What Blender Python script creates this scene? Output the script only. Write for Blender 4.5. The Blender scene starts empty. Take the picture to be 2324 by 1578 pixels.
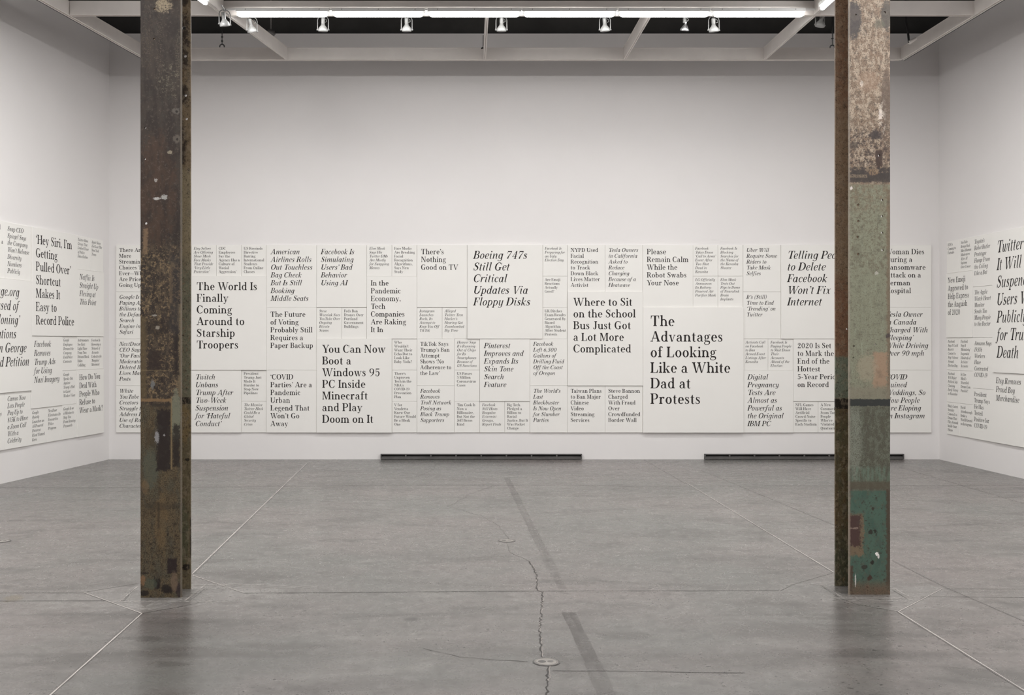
import bpy, math, random
from mathutils import Vector, Matrix
from mathutils.geometry import delaunay_2d_cdt

# ---------------------------------------------------------------- camera, world, lamps, exposure
random.seed(7)
FPX, CX, HY = 2380.0, 1020.0, 775.0          # focal length and principal point of the photograph, in pixels
U = .007137                                  # metres per pixel on the back wall
CAM_H = 268 * U                              # height of the lens above the floor
D = FPX * U                                  # distance of the back wall
sc = bpy.context.scene
COL = sc.collection
cam = bpy.data.cameras.new('camera')
cam.sensor_width = 36; cam.lens = FPX / 2324 * 36
cam.shift_x = (1162 - CX) / 2324; cam.shift_y = -(789 - HY) / 2324
cam.clip_end = 200
camo = bpy.data.objects.new('camera', cam); COL.objects.link(camo)
camo.location = (0, 0, CAM_H); camo.rotation_euler = (math.pi / 2, 0, 0)
sc.camera = camo
wd = bpy.data.worlds.new('world'); sc.world = wd; wd.use_nodes = True
wd.node_tree.nodes['Background'].inputs[0].default_value = (1, .97, .95, 1)
wd.node_tree.nodes['Background'].inputs[1].default_value = .05
vs = sc.view_settings
vs.view_transform = 'Standard'; vs.look = 'None'; vs.gamma = 1; vs.use_curve_mapping = False
vs.exposure = -0.09
LAMP_W = 44.0                                # power of one fluorescent lamp's downward light
LAMP_C = (1.0, .990, .975)
def W(x, y, Y):                              # photograph pixel at distance Y -> point in the room
    return Vector(((x - CX) * Y / FPX, Y, CAM_H + (HY - y) * Y / FPX))
def F(x, y):                                 # photograph pixel on the floor -> point
    Y = CAM_H * FPX / (y - HY)
    return Vector(((x - CX) * Y / FPX, Y, 0))
Z_FR = 6.20                                  # underside of the hanging ceiling frame
CROSS_Y = 13.80
def lamp(name, a, b, z, k=1.0):
    """a lamp strip from a to b (floor positions) shining down"""
    L = bpy.data.lights.new(name, 'AREA'); L.shape = 'RECTANGLE'
    a, b = Vector(a), Vector(b)
    L.size = (b - a).length; L.size_y = .07; L.energy = LAMP_W * k; L.color = LAMP_C
    o = bpy.data.objects.new(name, L); COL.objects.link(o)
    m = (a + b) / 2
    o.location = (m.x, m.y, z); o.rotation_euler = (0, 0, math.atan2(b.y - a.y, b.x - a.x))
    return o
# centres of the fluorescent fixtures: (start, end) on plan
FIX = []
for x0, x1 in ((537, 746), (755, 963), (972, 1181), (1187, 1397), (1404, 1610), (1617, 1825)):
    FIX.append(((( x0 - CX) * 13.66 / FPX, 13.66), ((x1 - CX) * 13.66 / FPX, 13.66), 'cross'))
def along(p, d, n, tag, gap=1.24, ln=1.2):
    for k in range(n):
        a = (p[0] + d[0] * gap * k, p[1] + d[1] * gap * k)
        FIX.append((a, (a[0] + d[0] * ln, a[1] + d[1] * ln), tag))
DL = Vector((-.185, -.983)).normalized(); DR = Vector((-.008, -1)).normalized()
along((-3.06, 13.22), DL, 7, 'left'); along((4.76, 13.42), DR, 7, 'right')
for Yr in (3.4, -1.2):  # unseen rows added to throw light on the column fronts
    for k in range(6):
        x = -2.6 + k * 1.28
        FIX.append(((x - .6, Yr), (x + .6, Yr), 'rear_fill'))
for k, (a, b, tg) in enumerate(FIX):
    lamp('lamp_strip', a, b, 6.128, {'cross': .50, 'rear_fill': .68}.get(tg, 1.38))

# ---------------------------------------------------------------- helpers
def lin(c):
    return tuple(((v / 255) / 12.92 if v / 255 <= .04045 else ((v / 255 + .055) / 1.055) ** 2.4) for v in c)
def link(name, me, mat=None, parent=None):
    o = bpy.data.objects.new(name, me); COL.objects.link(o)
    if mat: me.materials.append(mat)
    if parent: o.parent = parent
    return o
def mesh(name, V, Fc, mat=None, parent=None, smooth=False):
    me = bpy.data.meshes.new(name); me.from_pydata([tuple(v) for v in V], [], Fc); me.update()
    if smooth:
        for p in me.polygons: p.use_smooth = True
    return link(name, me, mat, parent)
def tag(o, label, cat, group=None):
    o['label'] = label; o['category'] = cat
    if group: o['group'] = group
    return o
def struct(o): o['kind'] = 'structure'; return o
def empty(name, loc, rz=0):
    o = bpy.data.objects.new(name, None); COL.objects.link(o); o.location = loc; o.rotation_euler = (0, 0, rz)
    o.empty_display_size = .1
    return o
class MB:
    def __init__(s): s.V = []; s.F = []
    def add(s, V, Fc):
        n = len(s.V); s.V += [Vector(v) for v in V]; s.F += [tuple(i + n for i in f) for f in Fc]; return s
    def box(s, x0, y0, z0, x1, y1, z1, M=None):
        V = [(x, y, z) for x in (x0, x1) for y in (y0, y1) for z in (z0, z1)]
        if M: V = [M @ Vector(v) for v in V]
        return s.add(V, [(0, 1, 3, 2), (4, 6, 7, 5), (0, 4, 5, 1), (2, 3, 7, 6), (0, 2, 6, 4), (1, 5, 7, 3)])
    def cbox(s, x0, y0, z0, x1, y1, z1, b):
        """box whose corners are cut by b"""
        xs, ys, zs = (x0, x1), (y0, y1), (z0, z1)
        V, idx = [], {}
        for i in (0, 1):
            for j in (0, 1):
                for k in (0, 1):
                    for ax in range(3):
                        p = [xs[i], ys[j], zs[k]]
                        for a, q in enumerate((i, j, k)):
                            if a != ax: p[a] += b * (1 if q == 0 else -1)
                        idx[i, j, k, ax] = len(V); V.append(p)
        Fc = []
        for ax in range(3):
            o = [a for a in range(3) if a != ax]
            for q in (0, 1):
                f = []
                for (m, n) in ((0, 0), (1, 0), (1, 1), (0, 1)):
                    c = [0, 0, 0]; c[ax] = q; c[o[0]] = m; c[o[1]] = n
                    f.append(idx[c[0], c[1], c[2], ax])
                Fc.append(tuple(f))
        for ax in range(3):                       # edges along ax
            o = [a for a in range(3) if a != ax]
            for m in (0, 1):
                for n in (0, 1):
                    f = []
                    for q, fa in ((0, o[0]), (0, o[1]), (1, o[1]), (1, o[0])):
                        c = [0, 0, 0]; c[ax] = q; c[o[0]] = m; c[o[1]] = n
                        f.append(idx[c[0], c[1], c[2], fa])
                    Fc.append(tuple(f))
        for i in (0, 1):
            for j in (0, 1):
                for k in (0, 1): Fc.append(tuple(idx[i, j, k, a] for a in range(3)))
        return s.add(V, Fc)
    def tube(s, pts, r, n=8, cap=True, closed=False):
        pts = [Vector(p) for p in pts]; rs = r if isinstance(r, (list, tuple)) else [r] * len(pts)
        rings = []; up = None
        for i, p in enumerate(pts):
            a = pts[max(0, i - 1)]; b = pts[min(len(pts) - 1, i + 1)]
            d = (b - a).normalized()
            if up is None:
                up = Vector((0, 0, 1)) if abs(d.z) < .9 else Vector((1, 0, 0))
            sd = d.cross(up).normalized(); up = sd.cross(d).normalized()
            rings.append([p + (sd * math.cos(2 * math.pi * k / n) + up * math.sin(2 * math.pi * k / n)) * rs[i] for k in range(n)])
        V = [v for rg in rings for v in rg]; Fc = []
        for i in range(len(pts) - 1):
            for k in range(n): Fc.append((i * n + k, i * n + (k + 1) % n, (i + 1) * n + (k + 1) % n, (i + 1) * n + k))
        if cap: Fc += [tuple(range(n))[::-1], tuple(range((len(pts) - 1) * n, len(pts) * n))]
        return s.add(V, Fc)
    def build(s, name, mat, parent=None, smooth=False):
        o = mesh(name, s.V, s.F, mat, parent)
        me = o.data
        import bmesh
        bm = bmesh.new(); bm.from_mesh(me); bmesh.ops.recalc_face_normals(bm, faces=bm.faces); bm.to_mesh(me); bm.free()
        if smooth:
            for p in me.polygons: p.use_smooth = True
            try: me.set_sharp_from_angle(angle=math.radians(40))
            except Exception: pass
        return o

# ---------------------------------------------------------------- node helper
class NT:
    def __init__(s, name, rough=.5, spec=.5, metal=0):
        s.m = bpy.data.materials.new(name); s.m.use_nodes = True
        s.t = s.m.node_tree; s.b = s.t.nodes['Principled BSDF']
        s.b.inputs['Roughness'].default_value = rough
        s.b.inputs['Specular IOR Level'].default_value = spec
        s.b.inputs['Metallic'].default_value = metal
        s.tc = s.t.nodes.new('ShaderNodeTexCoord')
    def put(s, inp, v):
        if isinstance(v, (int, float)):
            if inp.type in ('RGBA',): inp.default_value = (v, v, v, 1)
            elif inp.type == 'VECTOR': inp.default_value = (v, v, v)
            else: inp.default_value = v
        elif isinstance(v, tuple):
            inp.default_value = (*v[:3], 1) if inp.type == 'RGBA' else v
        else: s.t.links.new(v, inp)
    def math(s, op, a, b=0.0, c=None, clamp=False):
        n = s.t.nodes.new('ShaderNodeMath'); n.operation = op; n.use_clamp = clamp
        s.put(n.inputs[0], a); s.put(n.inputs[1], b)
        if c is not None: s.put(n.inputs[2], c)
        return n.outputs[0]
    def mix(s, f, a, b, mode='MIX'):
        n = s.t.nodes.new('ShaderNodeMix'); n.data_type = 'RGBA'; n.blend_type = mode
        s.put(n.inputs[0], f); s.put(n.inputs[6], a); s.put(n.inputs[7], b)
        return n.outputs[2]
    def map(s, vec, scale=(1, 1, 1), loc=(0, 0, 0), rot=(0, 0, 0)):
        n = s.t.nodes.new('ShaderNodeMapping'); s.put(n.inputs[0], vec)
        n.inputs['Location'].default_value = loc; n.inputs['Rotation'].default_value = rot; n.inputs['Scale'].default_value = scale
        return n.outputs[0]
    def noise(s, vec, scale, detail=4, rough=.55, dist=0):
        n = s.t.nodes.new('ShaderNodeTexNoise'); s.put(n.inputs['Vector'], vec)
        n.inputs['Scale'].default_value = scale; n.inputs['Detail'].default_value = detail
        n.inputs['Roughness'].default_value = rough; n.inputs['Distortion'].default_value = dist
        return n.outputs['Fac']
    def voro(s, vec, scale, feat='F1'):
        n = s.t.nodes.new('ShaderNodeTexVoronoi'); n.feature = feat; s.put(n.inputs['Vector'], vec); n.inputs['Scale'].default_value = scale
        return n.outputs['Distance']
    def step(s, v, lo, hi):
        n = s.t.nodes.new('ShaderNodeMapRange'); n.interpolation_type = 'SMOOTHSTEP'
        s.put(n.inputs[0], v); s.put(n.inputs[1], float(lo)); s.put(n.inputs[2], float(hi))
        return n.outputs[0]
    def comb(s, x, y, z):
        n = s.t.nodes.new('ShaderNodeCombineXYZ'); s.put(n.inputs[0], x); s.put(n.inputs[1], y); s.put(n.inputs[2], z); return n.outputs[0]
    def sep(s, v):
        n = s.t.nodes.new('ShaderNodeSeparateXYZ'); s.put(n.inputs[0], v); return n.outputs
    def bump(s, h, strength, dist):
        n = s.t.nodes.new('ShaderNodeBump'); s.put(n.inputs['Height'], h); n.inputs['Strength'].default_value = strength; n.inputs['Distance'].default_value = dist
        s.t.links.new(n.outputs[0], s.b.inputs['Normal'])
    def color(s, c): s.put(s.b.inputs['Base Color'], c)
    def box(s, u, v, u0, v0, u1, v1, nz, amp, soft=2):
        du = s.math('SUBTRACT', s.math('ABSOLUTE', s.math('SUBTRACT', u, (u0 + u1) / 2)), (u1 - u0) / 2)
        dv = s.math('SUBTRACT', s.math('ABSOLUTE', s.math('SUBTRACT', v, (v0 + v1) / 2)), (v1 - v0) / 2)
        d = s.math('MULTIPLY_ADD', nz, amp, s.math('MAXIMUM', du, dv))
        return s.step(d, amp / 2 + soft, amp / 2 - soft)
    def ell(s, u, v, cu, cv, ru, rv, nz, amp=.6, soft=.12):
        a = s.math('DIVIDE', s.math('SUBTRACT', u, cu), ru); b = s.math('DIVIDE', s.math('SUBTRACT', v, cv), rv)
        d = s.math('SQRT', s.math('ADD', s.math('MULTIPLY', a, a), s.math('MULTIPLY', b, b)))
        return s.step(s.math('MULTIPLY_ADD', nz, amp, d), 1 + amp / 2 + soft, 1 + amp / 2 - soft)
def plain(name, rgb, rough=.5, spec=.4, metal=0, var=.06, scale=3, bump=0):
    n = NT(name, rough, spec, metal)
    c = lin(rgb); p = n.tc.outputs['Object']
    f = n.step(n.noise(p, scale, 5), .3, .7)
    n.color(n.mix(f, tuple(v * (1 - var) for v in c), tuple(min(1, v * (1 + var)) for v in c)))
    if bump: n.bump(n.noise(p, scale * 25, 3), .25, bump)
    return n.m
def glow(name, c, k):
    m = bpy.data.materials.new(name); m.use_nodes = True; b = m.node_tree.nodes['Principled BSDF']
    b.inputs['Base Color'].default_value = (*c, 1); b.inputs['Emission Color'].default_value = (*c, 1); b.inputs['Emission Strength'].default_value = k
    return m
M_WALL = plain('wall_paint', (232, 229, 228), .75, .2, var=.012, scale=.8, bump=.0006)
M_CANVAS = plain('panel_paint', (238, 236, 232), .7, .2, var=.01, scale=1.2, bump=.0003)
M_INK = plain('ink', (44, 39, 38), .7, .2, var=.05)
M_BEAM = plain('beam_paint', (226, 220, 215), .55, .35, var=.05, scale=2)
M_SLOT = plain('raw_slot', (120, 105, 88), .7, .2, var=.2, scale=6)
M_DARK = plain('dark_void', (74, 73, 72), .9, .1, var=.15, scale=1)
M_BLACK = plain('black_metal', (30, 29, 30), .5, .4)
M_GRILLE = plain('grille_metal', (98, 96, 95), .38, .5, metal=.3, var=.15)
M_GRILLE2 = plain('grille_dark', (46, 45, 44), .8, .2)
M_WHITE = plain('lamp_white', (236, 236, 234), .4, .5, var=.02)
M_SPOT = plain('spotlight_enamel', (128, 128, 127), .35, .5, var=.02)
M_TUBE = glow('lit_tube', (1, .99, .975), 23.0)
M_STEEL = plain('spun_steel', (190, 190, 192), .25, .6, metal=.9)

def chalk(name, rgb, k, scale=26, lo=.46, hi=.62):
    """broken film of plaster dust"""
    m = NT(name, .6, .3); m.color(lin(rgb)); p = m.map(m.tc.outputs['Object'], (1, 1.6, 1))
    a = m.step(m.noise(p, scale, 8, .75, .4), lo, hi)
    m.put(m.b.inputs['Alpha'], m.math('MULTIPLY', a, k)); return m.m
# ---------------------------------------------------------------- the room
LW = Vector((.1697, .9855)).normalized(); RW = Vector((.0236, -.9997)).normalized()
LC = Vector((-772 * U, D)); RC = Vector((1111 * U, D))      # the two far corners on the floor
LEND = LC - LW * 23.5 ; REND = RC + RW * 23.0        # the side walls run on behind the camera
TOPZ, CEILZ, REAR = 6.90, 8.3, -5.6
def lx(y): return LC.x - (LC.y - y) * LW.x / LW.y
def rx(y): return RC.x + (RC.y - y) * RW.x / -RW.y
def slab(name, pts, z0, z1, mat, thick, outward):
    (x0, y0), (x1, y1) = pts; ox, oy = outward[0] * thick, outward[1] * thick
    V = [(x0, y0, z0), (x1, y1, z0), (x1 + ox, y1 + oy, z0), (x0 + ox, y0 + oy, z0)]
    V += [(a, b, z1) for a, b, _ in V]
    return struct(MB().add(V, [(0, 1, 2, 3), (4, 5, 6, 7), (0, 1, 5, 4), (1, 2, 6, 5), (2, 3, 7, 6), (3, 0, 4, 7)]).build(name, mat))
slab('wall_back', ((LC.x, D), (RC.x, D)), 0, TOPZ, M_WALL, .2, (0, 1))
slab('wall_left', ((lx(REAR), REAR), (LC.x, D)), 0, TOPZ, M_WALL, .2, (-1, 0))
slab('wall_right', ((rx(REAR), REAR), (RC.x, D)), 0, TOPZ, M_WALL, .2, (1, 0))
slab('wall_rear', ((lx(REAR), REAR), (rx(REAR), REAR)), 0, TOPZ, M_WALL, .2, (0, -1))
slab('wall_back_upper', ((LC.x - .2, D + .12), (RC.x + .2, D + .12)), TOPZ, CEILZ, M_DARK, .1, (0, 1))
slab('wall_left_upper', ((lx(REAR) - .15, REAR), (LC.x - .15, D)), TOPZ, CEILZ, M_DARK, .1, (-1, 0))
slab('wall_right_upper', ((rx(REAR) + .15, REAR), (RC.x + .15, D)), TOPZ, CEILZ, M_DARK, .1, (1, 0))
slab('wall_rear_upper', ((lx(REAR) - .2, REAR - .12), (rx(REAR) + .2, REAR - .12)), TOPZ, CEILZ, M_DARK, .1, (0, -1))
x0, x1 = lx(REAR) - .3, rx(REAR) + .3
struct(MB().box(x0, REAR - .3, CEILZ, x1, D + .3, CEILZ + .1).build('ceiling', M_DARK))

# floor: worn power-trowelled concrete
def floor_material():
    n = NT('trowelled_concrete', .3, .68)
    p = n.tc.outputs['Object']
    pw = n.map(p, (1, 1, 1))
    big = n.noise(pw, .35, 5, .6)
    mid = n.noise(n.map(p, (.8, 2.0, 1), rot=(0, 0, .3)), 1.1, 7, .65, .8)
    fine = n.noise(pw, 9, 6, .7, .4)
    grit = n.noise(pw, 70, 3, .6)
    c = n.mix(n.step(big, .35, .65), lin((148, 147, 143)), lin((166, 156, 153)))
    c = n.mix(n.math('MULTIPLY', n.step(mid, .48, .68), .8), c, lin((118, 113, 110)))
    c = n.mix(n.math('MULTIPLY', n.step(mid, .45, .28), .75), c, lin((182, 178, 173)))
    c = n.mix(n.math('MULTIPLY', n.step(fine, .52, .68), .5), c, lin((104, 98, 96)))
    c = n.mix(n.math('MULTIPLY', n.step(fine, .45, .3), .5), c, lin((186, 182, 178)))
    c = n.mix(n.math('MULTIPLY', n.step(grit, .35, .7), .14), c, lin((108, 104, 102)))
    s = n.sep(p); X, Y = s[0], s[1]
    nz = n.noise(pw, 5, 4, .6)
    def stain(px, py, rxm, rym, col, k, amp=.9, soft=.35):
        nonlocal c
        q = F(px, py)
        m = n.ell(X, Y, q.x, q.y, rxm, rym, n.math('MULTIPLY_ADD', n.math('SUBTRACT', fine, .5), .8, nz), amp * 1.5, soft)
        c = n.mix(n.math('MULTIPLY', m, k), c, lin(col))
    stain(400, 1430, .42, .30, (92, 88, 86), .32, 1.6)
    stain(330, 1450, .12, .05, (80, 76, 74), .40, 2.0)
    stain(395, 1508, .10, .04, (78, 74, 72), .40, 2.2)
    stain(1020, 1475, .34, .22, (108, 104, 101), .35)
    stain(1765, 1435, .38, .22, (110, 100, 98), .38)
    stain(1700, 1500, .6, .16, (112, 104, 100), .30)
    stain(1985, 1485, .5, .10, (98, 92, 90), .40)
    stain(1420, 1443, .18, .09, (92, 88, 86), .42)
    stain(30, 1358, .07, .10, (142, 124, 92), .55)
    stain(934, 1406, .05, .05, (86, 84, 82), .70, .5)
    stain(1060, 1089, .42, .22, (112, 104, 101), .45)
    stain(1160, 1073, .18, .13, (106, 102, 100), .60, .5)
    stain(1010, 1262, .5, .25, (128, 124, 121), .30)
    stain(650, 1378, .16, .07, (104, 99, 98), .40)
    stain(600, 1500, .4, .25, (124, 120, 117), .28)
    stain(1855, 1110, .5, .4, (138, 130, 126), .30)
    # whitened plaster dust round the column feet
    for px, py, a, b in ((365, 1356, .75, .38), (1975, 1350, .62, .36), (500, 1340, .45, .16)):
        stain(px, py, a, b, (198, 194, 190), .42, 1.2, .4)
    # broad darker trowel bands across the room
    for yy, w_, k in ((1110, .20, .32), (1395, .045, .35), (1488, .06, .34), (1345, .05, .25)):
        q = F(1000, yy)
        d = n.math('ABSOLUTE', n.math('ADD', n.math('SUBTRACT', Y, q.y), n.math('MULTIPLY', n.math('SUBTRACT', n.noise(n.map(p, (1, 0, 0)), .8, 3), .5), .10)))
        m = n.math('MULTIPLY', n.step(d, w_, w_ * .2), n.step(n.noise(pw, .9, 3), .35, .6))
        c = n.mix(n.math('MULTIPLY', m, k), c, lin((104, 99, 97)))
    # pits
    pit = n.noise(n.map(p, (1, 1.3, 1)), 26, 2, .5)
    m = n.math('MULTIPLY', n.step(pit, .655, .67), n.step(n.noise(pw, .7, 2), .45, .6))
    c = n.mix(m, c, lin((70, 67, 66)))
    c = n.mix(1.0, c, (FLOOR_K, FLOOR_K, FLOOR_K), 'MULTIPLY')
    n.color(c)
    n.put(n.b.inputs['Roughness'], n.math('MULTIPLY_ADD', fine, .18, .19))
    n.bump(n.math('MULTIPLY_ADD', mid, .6, fine), .10, .004)
    return n.m
FLOOR_K = .45
floor = struct(mesh('floor', [(lx(REAR) - .2, REAR - .2, 0), (rx(REAR) + .2, REAR - .2, 0), (RC.x + .2, D + .2, 0), (LC.x - .2, D + .2, 0),
                              (lx(REAR) - .2, REAR - .2, -.2), (rx(REAR) + .2, REAR - .2, -.2), (RC.x + .2, D + .2, -.2), (LC.x - .2, D + .2, -.2)],
                    [(0, 1, 2, 3), (7, 6, 5, 4), (0, 4, 5, 1), (1, 5, 6, 2), (2, 6, 7, 3), (3, 7, 4, 0)], floor_material()))
M_JL = plain('joint_sealant', (184, 177, 172), .26, .68, var=.12, scale=4)
M_JD = plain('joint_dark', (68, 65, 63), .26, .68, var=.2, scale=4)  # dark tone of joints, grooves, fine cracks and plug rims
M_JM = plain('joint_grey', (90, 86, 84), .26, .68, var=.15, scale=3)
M_JF = plain('joint_faint', (98, 94, 92), .26, .68, var=.1, scale=3)
M_CR = plain('crack_dark', (48, 45, 43), .5, .4, var=.3, scale=8)
M_CL = plain('crack_chips', (140, 133, 128), .4, .4, var=.2, scale=8)
def ribbon(name, px, w, mat, z=.0012, jag=0, step=.12, off=0, vary=0):
    P = [F(*p) for p in px]
    Q = [P[0]]
    for a, b in zip(P, P[1:]):
        k = max(1, int((b - a).length / step)) if jag or vary else 1
        for i in range(1, k + 1):
            q = a.lerp(b, i / k)
            if jag and not (i == k and b is P[-1]):
                d = (b - a).normalized(); q = q + Vector((-d.y, d.x, 0)) * random.uniform(-jag, jag)
            Q.append(q)
    V, Fc = [], []
    for i, q in enumerate(Q):
        d = (Q[min(len(Q) - 1, i + 1)] - Q[max(0, i - 1)]).normalized(); nn = Vector((-d.y, d.x, 0))
        ww = w * (random.uniform(1 - vary, 1 + vary) if vary else 1)
        V += [q + nn * (off - ww / 2) + Vector((0, 0, z)), q + nn * (off + ww / 2) + Vector((0, 0, z))]
        if i: Fc.append((2 * i - 2, 2 * i, 2 * i + 1, 2 * i - 1))
    return mesh(name, V, Fc, mat, floor)
def joint(px, w=.007, wd=.022, off=0):
    w *= 1.25
    ribbon('floor_joint', px, w, M_JL, .0016, vary=.25, step=.1)
    ribbon('joint_edge', px, wd, M_JM, .0012, off=off, vary=.25, step=.08)
joint([(697, 1051), (436, 1303)], .0075, .024, .004)
joint([(322, 1393), (110, 1582)], .0075, .026, -.005)
joint([(436, 1306), (555, 1347)], .006, .010, .002)
joint([(190, 1345), (322, 1393)], .0065, .012, -.002)
joint([(1556, 1095), (1893, 1300)], .006, .019, -.003)
joint([(2039, 1389), (2330, 1571)], .007, .024, -.004)
joint([(2039, 1389), (2138, 1337)], .006, .011, .002)
ribbon('floor_joint', [(1462, 1044), (1556, 1098)], .010, M_JM)
ribbon('floor_joint', [(190, 1345), (312, 1325)], .006, M_JD)
ribbon('floor_joint', [(322, 1393), (400, 1380), (475, 1362)], .006, M_JD, jag=.01)
ribbon('floor_joint', [(1770, 1342), (1800, 1327), (1893, 1300)], .006, M_JM)
ribbon('floor_joint', [(2039, 1389), (1945, 1372), (1905, 1358)], .005, M_JM, jag=.008)
ribbon('floor_joint', [(-60, 1365), (240, 1364)], .010, M_JD, vary=.3)
ribbon('floor_joint', [(-60, 1347), (188, 1346)], .007, M_JM, vary=.3)
ribbon('floor_joint', [(556, 1347), (1180, 1342), (1768, 1341)], .012, M_JD, vary=.8, step=.15)
ribbon('floor_joint', [(2089, 1355), (2400, 1357)], .006, M_JD, vary=.3)
ribbon('floor_joint', [(2138, 1337), (2400, 1338)], .006, M_JD, vary=.3)
ribbon('floor_joint', [(-300, 1107), (330, 1107), (1000, 1101), (1500, 1104), (2500, 1101)], .018, M_JF, vary=.6, step=.3)
ribbon('hairline_crack', [(140, 1183), (190, 1186), (318, 1182)], .0045, M_JM, jag=.02, vary=.6)
ribbon('hairline_crack', [(470, 1182), (560, 1191), (780, 1193)], .0045, M_JM, jag=.02, vary=.6)
ribbon('hairline_crack', [(1738, 1201), (1893, 1198)], .0045, M_JM, jag=.02, vary=.6)
ribbon('hairline_crack', [(2020, 1198), (2235, 1189), (2340, 1187)], .0045, M_JM, jag=.02, vary=.6)
ribbon('faint_trowel_line', [(1590, 1067), (1895, 1193)], .009, M_JM, vary=.4, step=.2)
ribbon('faint_trowel_line', [(2025, 1272), (2150, 1335), (2330, 1412)], .018, M_JF, vary=.5, step=.2)
ribbon('faint_trowel_line', [(2040, 1060), (2330, 1145)], .012, M_JF, vary=.4, step=.2)
# pads cut round the column feet, with smeared plaster along their edges
M_CHALK = chalk('plaster_smear', (180, 176, 172), .6, 34, .44, .66)
M_CHALK2 = chalk('plaster_haze', (184, 180, 176), .38, 14, .40, .66)
for pts, w_ in (([(312, 1332), (272, 1366)], .006), ([(255, 1366), (480, 1366)], .006), ([(465, 1329), (420, 1364)], .010), ([(436, 1329), (600, 1328)], .006),
                ([(1864, 1326), (1912, 1357)], .006), ([(1900, 1358), (2062, 1358)], .005), ([(2023, 1332), (2066, 1358)], .005), ([(2066, 1357), (2092, 1354)], .005)):
    ribbon('pad_edge', pts, w_, M_JL, .0018, jag=.0015, step=.012, vary=.6)
    ribbon('plaster_smear', pts, w_ * 8 + .02, M_CHALK, .0022, jag=.004, step=.05, vary=.3)
ribbon('plaster_smear', [(430, 1345), (330, 1385), (280, 1372)], .12, M_CHALK2, .0024, jag=.01, step=.1, vary=.3)
ribbon('plaster_smear', [(465, 1336), (600, 1330), (720, 1335)], .10, M_CHALK2, .0024, jag=.01, step=.1, vary=.4)
ribbon('plaster_smear', [(440, 1350), (470, 1366), (420, 1378)], .12, M_CHALK2, .0026, jag=.01, step=.1, vary=.4)
ribbon('plaster_smear', [(1790, 1330), (1880, 1322)], .10, M_CHALK2, .0024, jag=.01, step=.1, vary=.4)
ribbon('plaster_smear', [(1850, 1345), (1920, 1362), (2070, 1362)], .07, M_CHALK2, .0024, jag=.01, step=.1, vary=.4)
for pts, w_ in (([(300, 1340), (281, 1364)], .012), ([(470, 1333), (428, 1366)], .006), ([(1862, 1329), (1908, 1359)], .006), ([(2028, 1341), (2062, 1362)], .005), ([(1912, 1361), (2060, 1361)], .004)):
    ribbon('pad_groove', pts, w_, M_JD, .0014, jag=.003, step=.02, vary=.7)
# the long crack down the middle of the slab
CRK = [(995, 1050), (980, 1068), (912, 1096)]
ribbon('hairline_crack', CRK, .0045, M_JD, jag=.03, vary=.6, step=.15)
ribbon('hairline_crack', [(1116, 1104), (1066, 1122), (1042, 1137), (1017, 1150), (1080, 1167), (1128, 1190), (1150, 1222), (1160, 1253), (1200, 1274)], .0045, M_JD, jag=.02, vary=.6, step=.12)
CR2 = [(1200, 1274), (1212, 1290), (1218, 1310), (1219, 1340), (1232, 1344), (1228, 1390), (1225, 1430), (1228, 1470), (1230, 1492)]
ribbon('slab_crack', CR2, .0075, M_CR, .0016, jag=.008, step=.03, vary=.6)
ribbon('slab_crack', CR2, .007, M_CL, .0013, jag=.008, step=.04, off=.004, vary=.8)
CR3 = [(1246, 1512), (1243, 1530), (1240, 1552), (1243, 1584)]
ribbon('slab_crack', CR3, .008, M_CR, .0016, jag=.008, step=.03, vary=.6)
ribbon('slab_crack', CR3[:3], .007, M_CL, .0013, jag=.012, step=.03, off=.006, vary=.8)
ribbon('slab_crack', [(1254, 1523), (1410, 1524), (1560, 1527), (1690, 1528)], .006, M_CR, jag=.003, step=.1, vary=.5)
ribbon('hairline_crack', [(960, 1472), (1045, 1492), (1110, 1497), (1200, 1503)], .004, M_CR, jag=.006, step=.07, vary=.5)
def ghost(px, w, k):
    """dirt left by a strip of tape: a thin film with soft see-through"""
    m = bpy.data.materials.new('tape_dirt'); m.use_nodes = True; t = m.node_tree
    b = t.nodes['Principled BSDF']; b.inputs['Base Color'].default_value = (*lin((84, 78, 76)), 1); b.inputs['Roughness'].default_value = .5
    no = t.nodes.new('ShaderNodeTexNoise'); no.inputs['Scale'].default_value = 3
    mr = t.nodes.new('ShaderNodeMapRange'); mr.inputs[1].default_value = .3; mr.inputs[2].default_value = .7; mr.inputs[3].default_value = k * .5; mr.inputs[4].default_value = k
    t.links.new(no.outputs['Fac'], mr.inputs[0]); t.links.new(mr.outputs[0], b.inputs['Alpha'])
    ribbon('tape_residue', px, w, m, .002, vary=.12, step=.2)
ghost([(1150, 1085), (1255, 1295)], .085, .17)
ghost([(1257, 1300), (1278, 1338)], .07, .16)
ghost([(1290, 1390), (1345, 1505)], .09, .34)
ghost([(1345, 1505), (1378, 1582)], .10, .20)

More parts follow.
